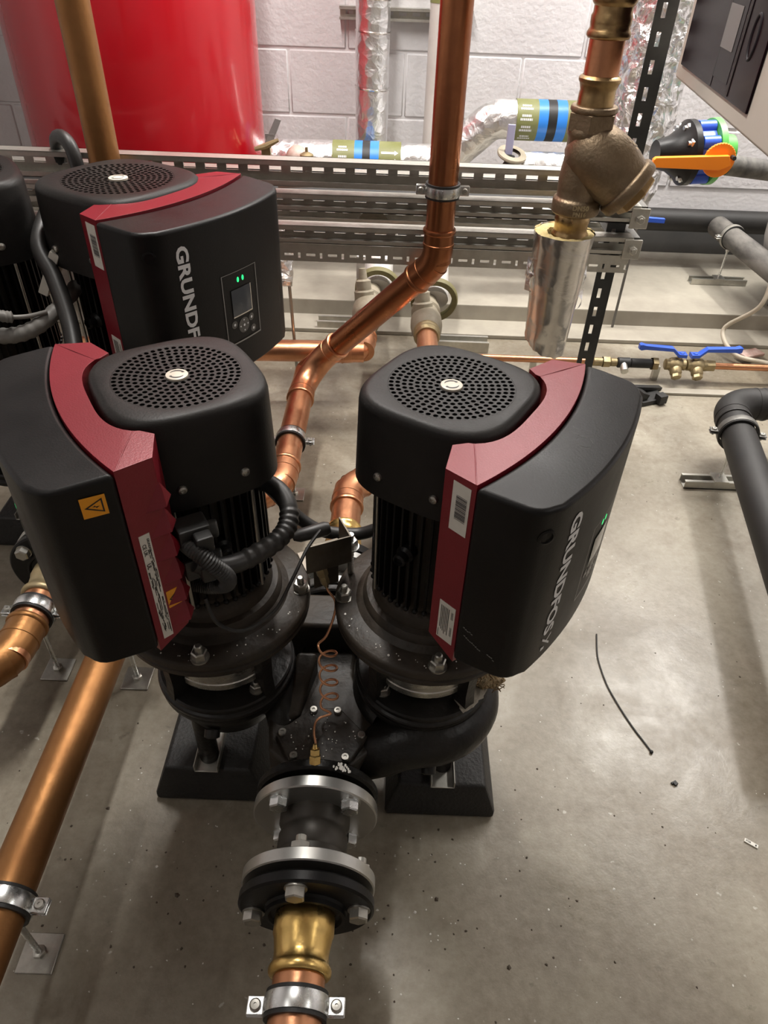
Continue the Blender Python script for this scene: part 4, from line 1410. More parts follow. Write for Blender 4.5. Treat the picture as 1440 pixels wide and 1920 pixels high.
def slotted_post(x, y, name='upright'):
    """slotted angle: one leaf facing the viewer, one running back"""
    b = MB()
    zt = 2.7
    t, wd = 0.003, 0.044
    pitch, sl, sw = 0.05, 0.026, 0.0095
    for c, ax in (((x, y, 0), 'x'), ((x + wd / 2, y + wd / 2, 0), 'y')):
        def bx(u0, u1, za, zb_):
            if ax == 'x':
                b.box((c[0] + (u0 + u1) / 2, c[1], (za + zb_) / 2), (u1 - u0, t, zb_ - za))
            else:
                b.box((c[0], c[1] + (u0 + u1) / 2, (za + zb_) / 2), (t, u1 - u0, zb_ - za))
        off = -0.004 if ax == 'x' else 0.0
        bx(-wd / 2, off - sw / 2, 0, zt)
        bx(off + sw / 2, wd / 2, 0, zt)
        z = 0.0
        while z < zt:
            bx(off - sw / 2, off + sw / 2, z, min(zt, z + pitch - sl))
            z += pitch
    return obj(name, b, 'postdark', fr)
slotted_post(0.539, FY + 0.046)
slotted_post(-1.5, FY + 0.046)
for z_ in (0.69, 0.618):
    b = MB()
    b.box((0.575, FY - 0.003, z_), (0.042, 0.005, 0.046))
    pl_ = obj('end_plate', b, 'galv', fr, bevel=0.001, seg=1)
    bolt(pl_, (0.575, FY - 0.0055, z_), (0, -1, 0), 0.018, 0.009, 'galv', nm='plate_bolt', stub=0.008)
    b = MB()
    for dz in (-0.0195, 0.0195):
        b.box((0.575, FY + 0.17, z_ + dz), (0.041, 0.3, 0.0026))
    b.box((0.5945, FY + 0.17, z_), (0.0026, 0.3, 0.041))
    obj('cross_channel', b, 'galvdark', fr)
b = MB()
for s_ in (0.49, 0.515):
    b.tube([(s_, FY + 0.06, 0.68), (s_ + 0.02, FY + 0.2, 0.62)], 0.004, 6)
obj('tie_bar', b, 'galv', fr)

# ------------------------------------------------------------------ bronze strainer line in front of the frame
SX, SY = 0.386, 1.6
o = thing('strainer_valve', 'bronze strainer valve on a copper and brass riser, hex collar and bulging side pocket', 'valve', (SX, SY, 0.69))
zz = lambda z: z
b = MB().lathe([(0.0333, 1.4), (0.0333, 0.9)], (SX, SY, 0), (0, 0, 1), 36)
obj('pipe', b, 'copper', o)
b = MB().lathe([(0.034, 1.053), (0.0385, 1.0545), (0.041, 1.058), (0.041, 1.063), (0.0385, 1.067), (0.0365, 1.071), (0.0375, 1.078), (0.038, 1.088), (0.0355, 1.093), (0.0355, 1.104), (0.039, 1.108), (0.041, 1.113), (0.041, 1.18), (0.043, 1.185), (0.043, 1.25), (0.034, 1.255)], (SX, SY, 0), (0, 0, 1), 40)
obj('brass_union', b, 'bronze_bright', o, ang=40)
b = MB().lathe([(0.034, 0.995), (0.0375, 0.993), (0.0405, 0.99), (0.0405, 0.985), (0.0375, 0.981), (0.0365, 0.977), (0.0345, 0.97), (0.0355, 0.962), (0.036, 0.94), (0.036, 0.925)], (SX, SY, 0), (0, 0, 1), 40)
obj('brass_adaptor', b, 'bronze_bright', o, ang=40)
b = MB()
b.lathe([(0.036, 0.944), (0.044, 0.944), (0.0465, 0.94), (0.0465, 0.934), (0.042, 0.93)], (SX, SY, 0), (0, 0, 1), 40)
b.hexa((SX, SY, 0.9), (0, 0, 1), 0.086, 0.034, ref=(0.97, 0.25, 0), dome=0.15)
obj('hex_collar', b, 'bronze', o, bevel=0.002, seg=2, ang=30)
b = MB()
b.lathe([(0.044, 0.904), (0.0455, 0.899), (0.0455, 0.892), (0.042, 0.887), (0.041, 0.86), (0.043, 0.835), (0.0455, 0.81), (0.045, 0.79), (0.0435, 0.775), (0.0445, 0.772), (0.049, 0.77), (0.0505, 0.766), (0.0505, 0.744), (0.049, 0.741), (0.043, 0.739), (0.035, 0.738)], (SX, SY, 0), (0, 0, 1), 44)
D_ = Vector((0.78, -0.2, -0.6)).normalized()
b.lathe([(0.012, -0.052), (0.035, -0.044), (0.05, -0.028), (0.059, -0.006), (0.0635, 0.02), (0.0645, 0.045), (0.062, 0.07), (0.0575, 0.088), (0.058, 0.092), (0.0625, 0.094), (0.0645, 0.098), (0.0645, 0.112), (0.0625, 0.116), (0.05, 0.118)], Vector((SX + 0.012, SY - 0.004, 0.862)), D_, 44, caps=True)
vb = obj('valve_body', b, 'bronze', o, ang=50)
b = MB().hexa(Vector((SX + 0.012, SY - 0.004, 0.862)) + D_ * 0.116, D_, 0.082, 0.02, dome=0.3)
obj('strainer_cap', b, 'bronze_bright', o, bevel=0.002)
b = MB()
cylmap = lambda R, z0, a0: (lambda u, v: Vector((SX + R * math.sin(a0 + u / R), SY - R * math.cos(a0 + u / R), z0 + v)))
put_text(b, 'DN50', 0.0095, cylmap(0.0509, 0.7575, 0.0), 0.06, 1.05, 'CENTER')
put_text(b, 'PN16', 0.0085, cylmap(0.0509, 0.7455, -0.02), 0.06, 1.05, 'CENTER')
et = obj('cast_lettering', b, 'beigebrass', vb, ang=60)
# cast mark on the pocket
b = MB()
u_, v_, a_ = frame(D_, (0, -0.5, 1))
O_ = Vector((SX + 0.012, SY - 0.004, 0.862))
def pocket(u, v):
    ph = math.radians(-18) + (v - 0.003) / 0.058
    return O_ + D_ * (0.028 + u) + (u_ * math.cos(ph) + v_ * math.sin(ph)) * 0.0652
for q in ((0, 0), (0.009, 0.004), (0.018, 0), (0.027, 0.004), (0.004, -0.006), (0.014, -0.005), (0.023, -0.006)):
    vs = [pocket(q[0] + a, q[1] + c) for a, c in ((0, 0), (0.006, 0), (0.006, 0.0035), (0, 0.0035))]
    b.add(vs, [(0, 1, 2, 3)])
obj('cast_mark', b, 'bronze_bright', vb)
b = MB().lathe([(0.035, 0.74), (0.037, 0.737), (0.038, 0.725), (0.036, 0.717), (0.0355, 0.706), (0.0365, 0.702), (0.040, 0.697), (0.0405, 0.692), (0.039, 0.687), (0.0345, 0.684), (0.0333, 0.683), (0.0333, 0.5)], (SX - 0.002, SY, 0), (0, 0, 1), 40)
obj('lower_adaptor', b, 'bronze_bright', o, ang=40)

# foil wrapped length below it
def foil_sleeve():
    o = thing('insulated_pipe_section', 'short foil-wrapped pipe insulation with yellow wool end under the bronze strainer', 'insulation', (0.372, 1.6, 0.44))
    K, J = 56, 26
    vs, fs = [], []
    for j in range(J + 1):
        f = j / J
        z = 0.70 - f * 0.265
        r = 0.066 - 0.017 * f
        for k in range(K):
            a = 2 * PI * k / K
            p = Vector((math.cos(a) * 2, math.sin(a) * 2, z * 20))
            rr = r + 0.0016 * noise.noise(p) + (0.004 * noise.noise(p * 2.3) if f > 0.9 or f < 0.04 else 0.0006 * noise.noise(p * 3))
            zz_ = z + (0.006 * noise.noise(Vector((a * 3, 1, 0))) + 0.02 * math.cos(a - 2.2) if f > 0.97 else 0) + (0.002 * noise.noise(Vector((a * 6, 5, 0))) if f < 0.03 else 0)
            vs.append((0.372 + 0.004 * f + rr * math.cos(a), 1.6 + rr * math.sin(a), zz_))
    fs = [(j * K + k, j * K + (k + 1) % K, (j + 1) * K + (k + 1) % K, (j + 1) * K + k) for j in range(J) for k in range(K)]
    b = MB().add(vs, fs)
    obj('foil_jacket', b, 'foilsmooth', o, ang=60)
    b = MB()
    vs = []
    R = [0.0405, 0.043, 0.05, 0.058, 0.0645]
    for i, r in enumerate(R):
        for k in range(K):
            a = 2 * PI * k / K
            rr = r + (0.0018 * noise.noise(Vector((a * 3, i, 0))))
            vs.append((0.372 + rr * math.cos(a) + (0.006 if i < 2 else 0), 1.6 + rr * math.sin(a), 0.697 + (0.003 * noise.noise(Vector((math.cos(a) * 4, math.sin(a) * 4, r * 90)))) - (0.02 if i == 0 else 0)))
    b.add(vs, [(i * K + k, i * K + (k + 1) % K, (i + 1) * K + (k + 1) % K, (i + 1) * K + k) for i in range(len(R) - 1) for k in range(K)])
    obj('wool_core', b, 'wool', o, ang=60)
    b = MB()
    for q, z in ((PI * 1.02, 0.62), (PI * 1.06, 0.59), (0.1, 0.6), (-0.05, 0.55)):
        c = Vector((0.372 + 0.062 * math.cos(q), 1.6 + 0.062 * math.sin(q), z))
        vs = [c + Vector((noise.noise(c * (9 + i)) * 0.012, -0.01, (i - 2) * 0.011)) for i in range(5)] + [c + Vector((math.cos(q) * 0.008, 0.005, (i - 2) * 0.011)) for i in range(5)]
        b.add(vs, [(i, i + 1, 6 + i, 5 + i) for i in range(4)])
    obj('foil_tear', b, 'foilcrinkle', o)
foil_sleeve()

# ------------------------------------------------------------------ red tank
TX, TY, TR = -0.865, 2.74, 0.392
o = thing('expansion_tank', 'large glossy red cylindrical tank standing against the back wall at upper left', 'tank', (TX, TY, 0))
b = MB().lathe([(0.0, 0.16), (0.15, 0.17), (0.28, 0.22), (0.36, 0.3), (TR - 0.004, 0.4), (TR, 0.46), (TR, 1.9), (TR - 0.01, 1.98), (0.3, 2.08), (0, 2.14)], (TX, TY, 0), (0, 0, 1), 96)
obj('shell', b, 'tank', o, ang=50)
for k in range(3):
    a = math.radians(90 + 120 * k)
    b = MB().box((TX + 0.3 * math.cos(a), TY + 0.3 * math.sin(a), 0.235), (0.05, 0.05, 0.32 if a < 2 else 0.32))
    bb = obj('leg', b, 'tank', o)
# ------------------------------------------------------------------ pipes on the back wall
def foil_tube(name, path, r, mat, parent, amp=0.003, K=40, seed=0, n=None):
    P = smooth_path(path, n or 14) if len(path) > 2 else [Vector(path[0]).lerp(Vector(path[1]), i / 40) for i in range(41)]
    b = MB().tube(P, r, K)
    b.v = [p + Vector((noise.noise(p * 14 + Vector((seed, 0, 0))), noise.noise(p * 14 + Vector((0, seed, 5))), noise.noise(p * 14 + Vector((3, 9, seed))))) * amp + Vector((noise.noise(p * 45), noise.noise(p * 45 + Vector((7, 7, 7))), 0)) * amp * 0.6 for p in b.v]
    return obj(name, b, mat, parent, ang=70)

o = thing('insulated_pipe', 'vertical foil-lagged pipe on the white wall, left of the copper riser', 'pipe', (-0.107, 3.14, 0.55))
foil_tube('foil_lagging', [(-0.107, 3.13, 0.53), (-0.107, 3.13, 2.6)], 0.0635, 'foil', o, 0.0025)
b = MB()
for z in (0.72, 0.9, 1.0):
    obj('tape_band', MB().lathe([(0.0655, -0.004), (0.067, 0), (0.0655, 0.004)], (-0.107, 3.13, z), (0.05, 0, 1), 30), 'foilsmooth', o)
o = thing('white_pipe', 'thin off-white pipe on the wall just behind the copper riser', 'pipe', (0.135, 3.16, 0.5))
obj('pipe', MB().cyl((0.135, 3.16, 0.5), (0.135, 3.16, 2.6), 0.036, 24), 'whitepipe', o)
b = MB().lathe([(0.0366, 0.99), (0.0372, 0.99), (0.0372, 1.2), (0.0366, 1.2)], (0.135, 3.16, 0), (0, 0, 1), 30)
lb = obj('pipe_label', b, 'olive', o)
lb['label'] = 'olive band with white arrows'
b = MB()
for s_ in (-0.012, 0.008):
    f = lambda u, v: Vector((0.135 + 0.0377 * math.sin(u / 0.0377 - 0.35), 3.16 - 0.0377 * math.cos(u / 0.0377 - 0.35), v))
    b.add([f(s_ - 0.004, 1.05), f(s_ + 0.004, 1.05), f(s_ + 0.004, 1.15), f(s_ - 0.004, 1.15), f(s_ - 0.008, 1.05), f(s_, 1.015), f(s_ + 0.008, 1.05)], [(0, 1, 2, 3), (4, 5, 6)])
obj('arrow', b, 'letter', lb)
b = MB()
xchannel(b, -0.235, 0.262, 3.199, 0.925, 0.966, 0.041, 0.009)
tag(obj('wall_strut', b, 'galv', at=(0, 3.22, 0.94)), 'short grey strut channel fixed across the white wall behind the pipes', 'strut')

def band_label(parent, p0, d, r, segs, arrows=None, words=None):
    """coloured identification bands round a pipe; segs = (start, end, material)"""
    p0 = Vector(p0)
    d = Vector(d).normalized()
    for s0, s1, mt in segs:
        b = MB().lathe([(r - 0.001, s0), (r + 0.0012, s0), (r + 0.0012, s1), (r - 0.001, s1)], p0, d, 44)
        obj('label_band', b, mt, parent, ang=40)
    b = MB()
    R = r + 0.0018
    def f(s, h):
        a = h / R
        return p0 + d * s + (Vector((0, -1, 0)) * math.cos(a) + Vector((0, 0, 1)) * math.sin(a)) * R
    if arrows:
        for h in (-0.04, -0.012, 0.016, 0.044):
            s0, s1 = arrows
            b.add([f(s0, h - 0.004), f(s1 - 0.012, h - 0.004), f(s1 - 0.012, h + 0.004), f(s0, h + 0.004), f(s1 - 0.014, h - 0.009), f(s1, h), f(s1 - 0.014, h + 0.009)], [(0, 1, 2, 3), (4, 5, 6)])
    if words:
        rr = random.Random(2)
        for h in (-0.052, -0.016, 0.02, 0.056):
            for dh, wd in ((0.006, 0.75), (-0.006, 1.0)):
                s0, s1 = words
                m_, hw = (s0 + s1) / 2, (s1 - s0) / 2 * wd
                s = m_ - hw
                while s < m_ + hw:
                    q = rr.uniform(0.004, 0.008)
                    b.add([f(s, h + dh - 0.0038), f(min(s + q, m_ + hw), h + dh - 0.0038), f(min(s + q, m_ + hw), h + dh + 0.0038), f(s, h + dh + 0.0038)], [(0, 1, 2, 3)])
                    s += q + 0.0014
    obj('label_print', b, 'letter', parent)

o = thing('insulated_pipe', 'level foil-lagged pipe with olive and blue bands stepping up along the back wall', 'pipe', (0.2, 2.95, 0.5))
P = fillet([(-0.5, 2.95, 0.505), (0.17, 2.95, 0.505), (0.345, 2.92, 0.668), (0.72, 2.92, 0.668)], 0.09, 8)
b = MB().tube([q for i in range(len(P) - 1) for q in [Vector(P[i]).lerp(Vector(P[i + 1]), t / 6) for t in range(6)]] + [P[-1]], 0.0645, 40)
b.v = [p + Vector((noise.noise(p * 16), noise.noise(p * 16 + Vector((4, 4, 4))), noise.noise(p * 16 + Vector((8, 8, 1))))) * 0.0022 for p in b.v]
obj('foil_lagging', b, 'foil', o, ang=70)
band_label(o, (-0.245, 2.95, 0.505), (1, 0, 0), 0.066, [(0.0, 0.083, 'olive'), (0.083, 0.113, 'blueband'), (0.113, 0.142, 'print'), (0.142, 0.175, 'blueband'), (0.175, 0.258, 'olive')], arrows=(0.184, 0.248), words=(0.018, 0.06))
band_label(o, (0.422, 2.92, 0.668), (1, 0, 0), 0.066, [(0.0, 0.078, 'olive'), (0.078, 0.112, 'blueband'), (0.112, 0.144, 'print'), (0.144, 0.18, 'blueband'), (0.18, 0.25, 'olive')], words=(0.012, 0.056))

o = thing('insulated_pipe', 'short level foil-lagged pipe behind the frame, left of the bronze strainer', 'pipe', (0.6, 2.8, 0.5))
foil_tube('foil_lagging', [(0.44, 2.78, 0.545), (0.72, 2.78, 0.545)], 0.05, 'foil', o, 0.002)
o = thing('lever_valve', 'small valve with pale violet lever standing on the lagged pipe by the strainer', 'valve', (0.395, 2.75, 0.5))
obj('valve_body', MB().lathe([(0.022, 0.5), (0.026, 0.55), (0.018, 0.565), (0.018, 0.585)], (0.398, 2.75, 0), (0, 0, 1), 24, caps=True), 'rubber', o)
obj('handle_ring', MB().lathe([(0.03, -0.006), (0.052, -0.005), (0.054, 0), (0.052, 0.005), (0.03, 0.006)], (0.405, 2.75, 0.59), (0.15, -0.3, 1), 32), 'beige', o)
pv = pbr('pale_violet_plastic', (0.36, 0.35, 0.5), 0.4)
M['violet'] = pv
obj('lever', MB().prism([(0.38, 2.742), (0.404, 2.742), (0.406, 2.752), (0.378, 2.752)], 0.59, 0.685), 'violet', o, bevel=0.002)

o = thing('lever_valve', 'dull grey valve with upright lever beside the bottom right edge of the red tank', 'valve', (-0.43, 2.6, 0.55))
b = MB()
b.prism([(-0.44, 2.594), (-0.41, 2.594), (-0.41, 2.6), (-0.44, 2.6)], 0.64, 0.66)
b.add([(-0.45, 2.59, 0.62), (-0.425, 2.59, 0.615), (-0.385, 2.6, 0.70), (-0.405, 2.6, 0.705), (-0.45, 2.6, 0.62), (-0.425, 2.6, 0.615), (-0.385, 2.61, 0.70), (-0.405, 2.61, 0.705)], [(0, 1, 2, 3), (7, 6, 5, 4), (0, 4, 5, 1), (1, 5, 6, 2), (2, 6, 7, 3), (3, 7, 4, 0)])
obj('lever', b, 'greyplate', o, bevel=0.002)
b = MB().tube([(-0.475, 2.58, 0.615), (-0.44, 2.58, 0.625), (-0.395, 2.58, 0.645)], [0.007, 0.01, 0.006], 8)
b.box((-0.44, 2.6, 0.6), (0.03, 0.03, 0.05))
b.cyl((-0.44, 2.6, 0.58), (-0.30, 2.6, 0.582), 0.009, 10)
obj('valve_body', b, 'brass_dull', o)
o = thing('air_vent', 'small brass air vent cap above the top rail right of the red tank', 'valve', (-0.305, 2.6, 0.55))
b = MB().lathe([(0.024, 0.54), (0.024, 0.575), (0.02, 0.58), (0.023, 0.585), (0.023, 0.6), (0.012, 0.606), (0.005, 0.608), (0.005, 0.622), (0, 0.623)], (-0.305, 2.6, 0), (0, 0, 1), 24)
obj('vent_cap', b, 'brass_dull', o)
b = MB().ball((-0.345, 2.66, 0.575), 0.04, 8, (1, 1, 1.0))
tag(obj('rounded_cap', b, 'pinkpart', at=(-0.345, 2.66, 0.55)), 'pale rounded pipe cap behind the brass air vent', 'pipe cap')

# foil clad duct at right, in front of the wall
o = thing('foil_duct', 'wide crumpled foil-clad vertical pipe behind the dark slotted upright', 'pipe', (0.86, 2.86, 0.4))
K, J = 96, 170
vs = []
for j in range(J + 1):
    z = 0.41 + 2.2 * (j / J)
    for k in range(K):
        a = 2 * PI * k / K
        p = Vector((math.cos(a) * 1.6, math.sin(a) * 1.6, z * 9))
        q = 0.7 * abs(noise.noise(p * 1.2)) + 0.7 * abs(noise.noise(p * 3.6 + Vector((5, 1, 2)))) + 0.55 * abs(noise.noise(p * 7))
        r = 0.123 - 0.016 * q - 0.02 * max(0, 0.47 - z) / 0.06 * 1.2
        vs.append((0.86 + r * math.cos(a), 2.86 + r * math.sin(a), z))
fs = [(j * K + k, j * K + (k + 1) % K, (j + 1) * K + (k + 1) % K, (j + 1) * K + k) for j in range(J) for k in range(K)]
fs.append(tuple(range(K - 1, -1, -1)))
obj('foil_cladding', MB().add(vs, fs), 'foilcrinkle', o, ang=40)
b = MB().lathe([(0.09, 0.40), (0.1, 0.41), (0.102, 0.46), (0.1, 0.465)], (0.86, 2.86, 0), (0, 0, 1), 40, caps=True)
obj('white_end', b, 'whitepipe', o)
lv = thing('lever_valve', 'small dark blue lever valve low on the wall below the end of the foil duct', 'valve', (0.875, 2.62, 0.016))
obj('stem', MB().cyl((0.865, 2.62, 0.016), (0.865, 2.62, 0.42), 0.005, 12), 'galvdark', lv)
b = MB().prism([(0.855, 2.61), (0.95, 2.60), (0.95, 2.615), (0.855, 2.63)], 0.42, 0.434)
obj('lever', b, 'blue', lv)

# things between and behind the rails
def back_bits():
    o = thing('flow_meter', 'off-white square flange with round centre seen between the rails', 'valve', (-0.065, 2.098, 0.5))
    obj('square_plate', MB().box((-0.065, 2.098, 0.548), (0.15, 0.02, 0.09)), 'whitepipe', o, bevel=0.012, seg=3)
    obj('round_boss', MB().lathe([(0.045, 0), (0.045, 0.012), (0.034, 0.015), (0.034, 0.011), (0, 0.011)], (-0.062, 2.087, 0.541), (0, -1, 0), 32), 'beige', o)
    for dx in (-0.06, 0.06):
        for dz in (-0.032, 0.032):
            obj('bolt', MB().hexa((-0.065 + dx, 2.088, 0.548 + dz), (0, -1, 0), 0.014, 0.007), 'zincdull', o)
    for k, (x, z, w_, h_, mt, lab) in enumerate([(-0.28, 0.648, 0.1, 0.03, 'pinkpart', 'pale pink plate between the top two rails right of the farther control box'), (-0.24, 0.555, 0.05, 0.05, 'pinkpart', 'mottled pink block between the lower rails beside the black control box'), (0.27, 0.56, 0.05, 0.05, 'pinkpart', 'small pink and white card between the rails left of the strainer'), (-0.62, 0.64, 0.16, 0.03, 'whitepipe', 'pale bar behind the rails at the left of the farther fan cover')]):
        ob = obj('plate', MB().box((x, 2.094, z), (w_, 0.012, h_), Matrix.Rotation(-0.06, 3, 'Y')), mt, at=(x, 2.094, z), bevel=0.003)
        tag(ob, lab, 'plate')
    b = MB().tube(smooth_path([(-0.36, 2.1, 0.57), (-0.3, 2.11, 0.56), (-0.27, 2.1, 0.55), (-0.22, 2.12, 0.54)], 6), 0.012, 8)
    tag(obj('black_cable', b, 'rubber', at=(-0.3, 2.1, 0.55)), 'black cable lying between the rails near the mottled pink block', 'cable')
    b = MB().tube(smooth_path([(0.29, 2.19, 0.53), (0.34, 2.18, 0.56), (0.4, 2.175, 0.572), (0.45, 2.18, 0.565), (0.49, 2.19, 0.54)], 8), 0.012, 12)
    tag(obj('grey_hose', b, 'whitepipe', at=(0.4, 2.2, 0.54)), 'pale grey hose arching behind the rails left of the strainer', 'hose')
    b = MB().cyl((-1.62, 2.25, 0.55), (0.5, 2.25, 0.55), 0.05, 28)
    tag(obj('dark_pipe', b, 'pipeblack', at=(-0.5, 2.34, 0.6)), 'long black-lagged level pipe behind the rails of the frame', 'pipe')
    # black loop of cable over the top rail at left
    b = MB().tube(smooth_path([(-0.80, 1.83, 0.62), (-0.79, 1.80, 0.74), (-0.78, 1.77, 0.80), (-0.755, 1.745, 0.818), (-0.73, 1.725, 0.80), (-0.72, 1.715, 0.74), (-0.715, 1.71, 0.6)], 10), 0.0155, 14)
    tag(obj('looped_cable', b, 'hose', at=(-0.76, 1.76, 0.7)), 'dark grey cable looped over the top rail beside the golden copper riser', 'cable')
    # lagged stub and strut feet under the frame
    o = thing('lagged_stub', 'crumpled foil-lagged pipe stub beside the farther black control box', 'pipe', (-0.32, 2.05, 0.2))
    foil_tube('foil_lagging', [(-0.33, 2.08, 0.54), (-0.33, 2.05, 0.46), (-0.335, 2.02, 0.38)], 0.04, 'foilcrinkle', o, 0.006)
    obj('hanger_rod', MB().cyl((-0.3, 2.08, 0.0), (-0.31, 2.06, 0.42), 0.005, 8), 'zincdull', o)
    for k, (x0, x1, y, lab) in enumerate([(-0.36, -0.2, 2.32, 'grey strut foot on the floor nearest the farther control box'), (-0.28, -0.14, 2.55, 'grey strut foot on the plinth behind the sloping copper riser'), (0.16, 0.36, 2.42, 'grey strut foot on the floor left of the foil-wrapped section'), (0.2, 0.36, 2.2, 'grey strut foot nearest the right fan cover, under the small copper pipe')]):
        b = MB()
        for dz, hh in ((0.0015, 0.003),):
            b.box(((x0 + x1) / 2, y, dz), (x1 - x0, 0.06, hh))
        for s_ in (-1, 1):
            b.box(((x0 + x1) / 2, y + s_ * 0.029, 0.02), (x1 - x0, 0.003, 0.04))
            b.box(((x0 + x1) / 2, y + s_ * 0.024, 0.039), (x1 - x0, 0.012, 0.003))
        ob = obj('floor_strut', b, 'galv', at=((x0 + x1) / 2, y, 0 if y < 2.5 else 0.016))
        ob.location.z = 0 if y < 2.5 else 0.016
        tag(ob, lab, 'strut', 'strut feet on the floor')
back_bits()

# ------------------------------------------------------------------ control cabinet at upper right
def cabinet():
    A = Vector((0.561, 1.70, 0.982))
    d = Vector((-0.10437, -0.99454, 0)).normalized()
    nn = Vector((-d.y, d.x, 0))
    if nn.x > 0:
        nn = -nn                                  # faces left
    o = thing('control_cabinet', 'beige control cabinet with black glass window at the upper right corner', 'cabinet', (A.x, A.y, A.z))
    f = lambda u, z, l=0.0: A + d * u + Vector((0, 0, z)) + nn * l
    def sl(u0, u1, z0, z1, l0, l1, b):
        q = [f(u, z, l) for l in (l0, l1) for u, z in ((u0, z0), (u1, z0), (u1, z1), (u0, z1))]
        b.add(q, [(3, 2, 1, 0), (4, 5, 6, 7), (0, 1, 5, 4), (1, 2, 6, 5), (2, 3, 7, 6), (3, 0, 4, 7)])
        return b
    W, H = 0.70, 0.62
    obj('enclosure', sl(0, W, 0, H, -0.2, 0, MB()), 'panel', o, bevel=0.006, seg=3)
    obj('glass_window', sl(0.042, 0.53, 0.028, 0.5, 0.0, 0.004, MB()), 'blackgloss', o, bevel=0.0015)
    obj('inner_door_edge', sl(0.41, 0.416, 0.032, 0.4, 0.004, 0.0052, MB()), 'rubber', o)
    b = MB()
    sl(0.3, 0.302, 0.03, 0.3, 0.004, 0.0048, b)
    obj('inner_door_edge', b, 'darkgrey', o)
    obj('display_unit', sl(0.295, 0.395, 0.045, 0.19, 0.004, 0.0046, MB()), 'darkgrey', o)
    obj('name_plate', sl(0.30, 0.375, 0.086, 0.145, 0.0046, 0.0054, MB()), 'greyplate', o)
    b = MB()
    c = f(0.465, 0.115, 0.004)
    pts = []
    for k in range(28):
        a = 2 * PI * k / 28
        pts.append(c + d * 0.016 * math.cos(a) + Vector((0, 0, 0.028 * math.sin(a))))
    b.tube(pts, 0.0022, 8, closed=True)
    obj('handle_recess', b, 'darkgrey', o)
    b = MB()
    put = lambda u, v: f(0.31 + u, 0.175 + v, 0.0062)
    for k in range(5):
        sl(0.30 + k * 0.03, 0.32 + k * 0.03, 0.17 + 0.006 * (k % 2), 0.215, 0.0046, 0.0056, b)
    obj('label_strip', b, 'greyplate', o)
    obj('rubber_foot', MB().cyl(f(0.66, -0.012, -0.02), f(0.66, 0.0, -0.02), 0.012, 12), 'rubber', o)
cabinet()

# ------------------------------------------------------------------ butterfly valve and pipes at right
def butterfly():
    c = Vector((0.93, 2.42, 0.69))
    o = thing('butterfly_valve', 'blue butterfly valve between black and green flanges with bright orange lever', 'valve', c)
    a = Vector((1, 0.12, 0.05)).normalized()
    obj('black_flange', MB().lathe([(0.04, -0.14), (0.045, -0.12), (0.05, -0.1), (0.07, -0.07), (0.092, -0.05), (0.0925, -0.032), (0.05, -0.03)], c, a, 44, caps=True), 'black', o, ang=35)
    b = MB().lathe([(0.06, -0.03), (0.075, -0.028), (0.075, 0.022), (0.06, 0.024)], c, a, 40, caps=True)
    u, v, _ = frame(a)
    for k in range(8):
        t = 2 * PI * k / 8 + 0.2
        q = c + (u * math.cos(t) + v * math.sin(t)) * 0.074
        b.cyl(q - a * 0.028, q + a * 0.022, 0.019, 16)
    obj('valve_body', b, 'blue', o, ang=40)
    obj('green_flange', MB().lathe([(0.05, 0.024), (0.0925, 0.026), (0.0935, 0.044), (0.05, 0.046), (0.045, 0.1)], c, a, 44, caps=True), 'green', o, ang=35)
    for k in range(8):
        t = 2 * PI * k / 8 + 0.2
        q = c + (u * math.cos(t) + v * math.sin(t)) * 0.074
        obj('bolt', MB().hexa(q - a * 0.05, -a, 0.022, 0.014).cyl(q - a * 0.06, q - a * 0.072, 0.007, 10), 'zinc', o, ang=25)
    # lever with toothed disc
    h = Vector((0.945, 2.29, 0.698))
    vs = []
    b = MB()
    poly = []
    for k in range(72):
        t = 2 * PI * k / 72
        r = 0.046 + (0.0025 if (k % 2 == 0 and 0.1 < t < 2.7) else 0)
        poly.append((r * math.cos(t), r * math.sin(t)))
    b.prism(poly, -0.005, 0.005, Matrix.Translation(h) @ Matrix.Rotation(PI / 2, 4, 'X'))
    b.prism([(0.02, 0.018), (-0.19, 0.01), (-0.197, 0.004), (-0.197, -0.012), (-0.19, -0.017), (0.0, -0.022), (0.03, -0.01)], 0.004, 0.024, Matrix.Translation(h) @ Matrix.Rotation(PI / 2, 4, 'X') @ Matrix.Rotation(0.02, 4, 'Z'))
    obj('lever', b, 'orangeplastic', o, bevel=0.003, seg=2)
    obj('spindle', MB().cyl(h, (h.x - 0.02, 2.42, h.z), 0.014, 14), 'galvdark', o)
    obj('lever_pin', MB().cyl(h + Vector((0.034, -0.024, 0.012)), h + Vector((0.034, 0, 0.012)), 0.006, 10), 'rubber', o)
butterfly()
o = thing('grey_pipe', 'dusty grey pipe running from the butterfly valve and turning down at the right edge', 'pipe', (1.2, 2.43, 0.65))
P = fillet([(1.03, 2.43, 0.655), (1.2, 2.46, 0.635), (1.44, 2.62, 0.5), ], 0.05, 8)
obj('pipe', MB().tube(P, 0.03, 24), 'pipegrey', o)
b = MB().cyl((0.99, 3.13, 0.275), (2.6, 3.13, 0.275), 0.045, 26)
tag(obj('black_pipe', b, 'pipeblack', at=(1.5, 3.13, 0.275)), 'black-lagged level pipe along the skirting behind the butterfly valve', 'pipe')
o = thing('black_pipe', 'dusty grey-black pipe coming forward from the back wall at the right edge', 'pipe', (1.34, 2.7, 0.27))
obj('pipe', MB().cyl((1.35, 3.08, 0.27), (1.42, 2.2, 0.27), 0.041, 28), 'pipegrey', o)
obj('sleeve', MB().lathe([(0.043, 0), (0.0455, 0.002), (0.0455, 0.02), (0.043, 0.022)], (1.362, 2.97, 0.27), (0.075, -1, 0), 28), 'galv', o)
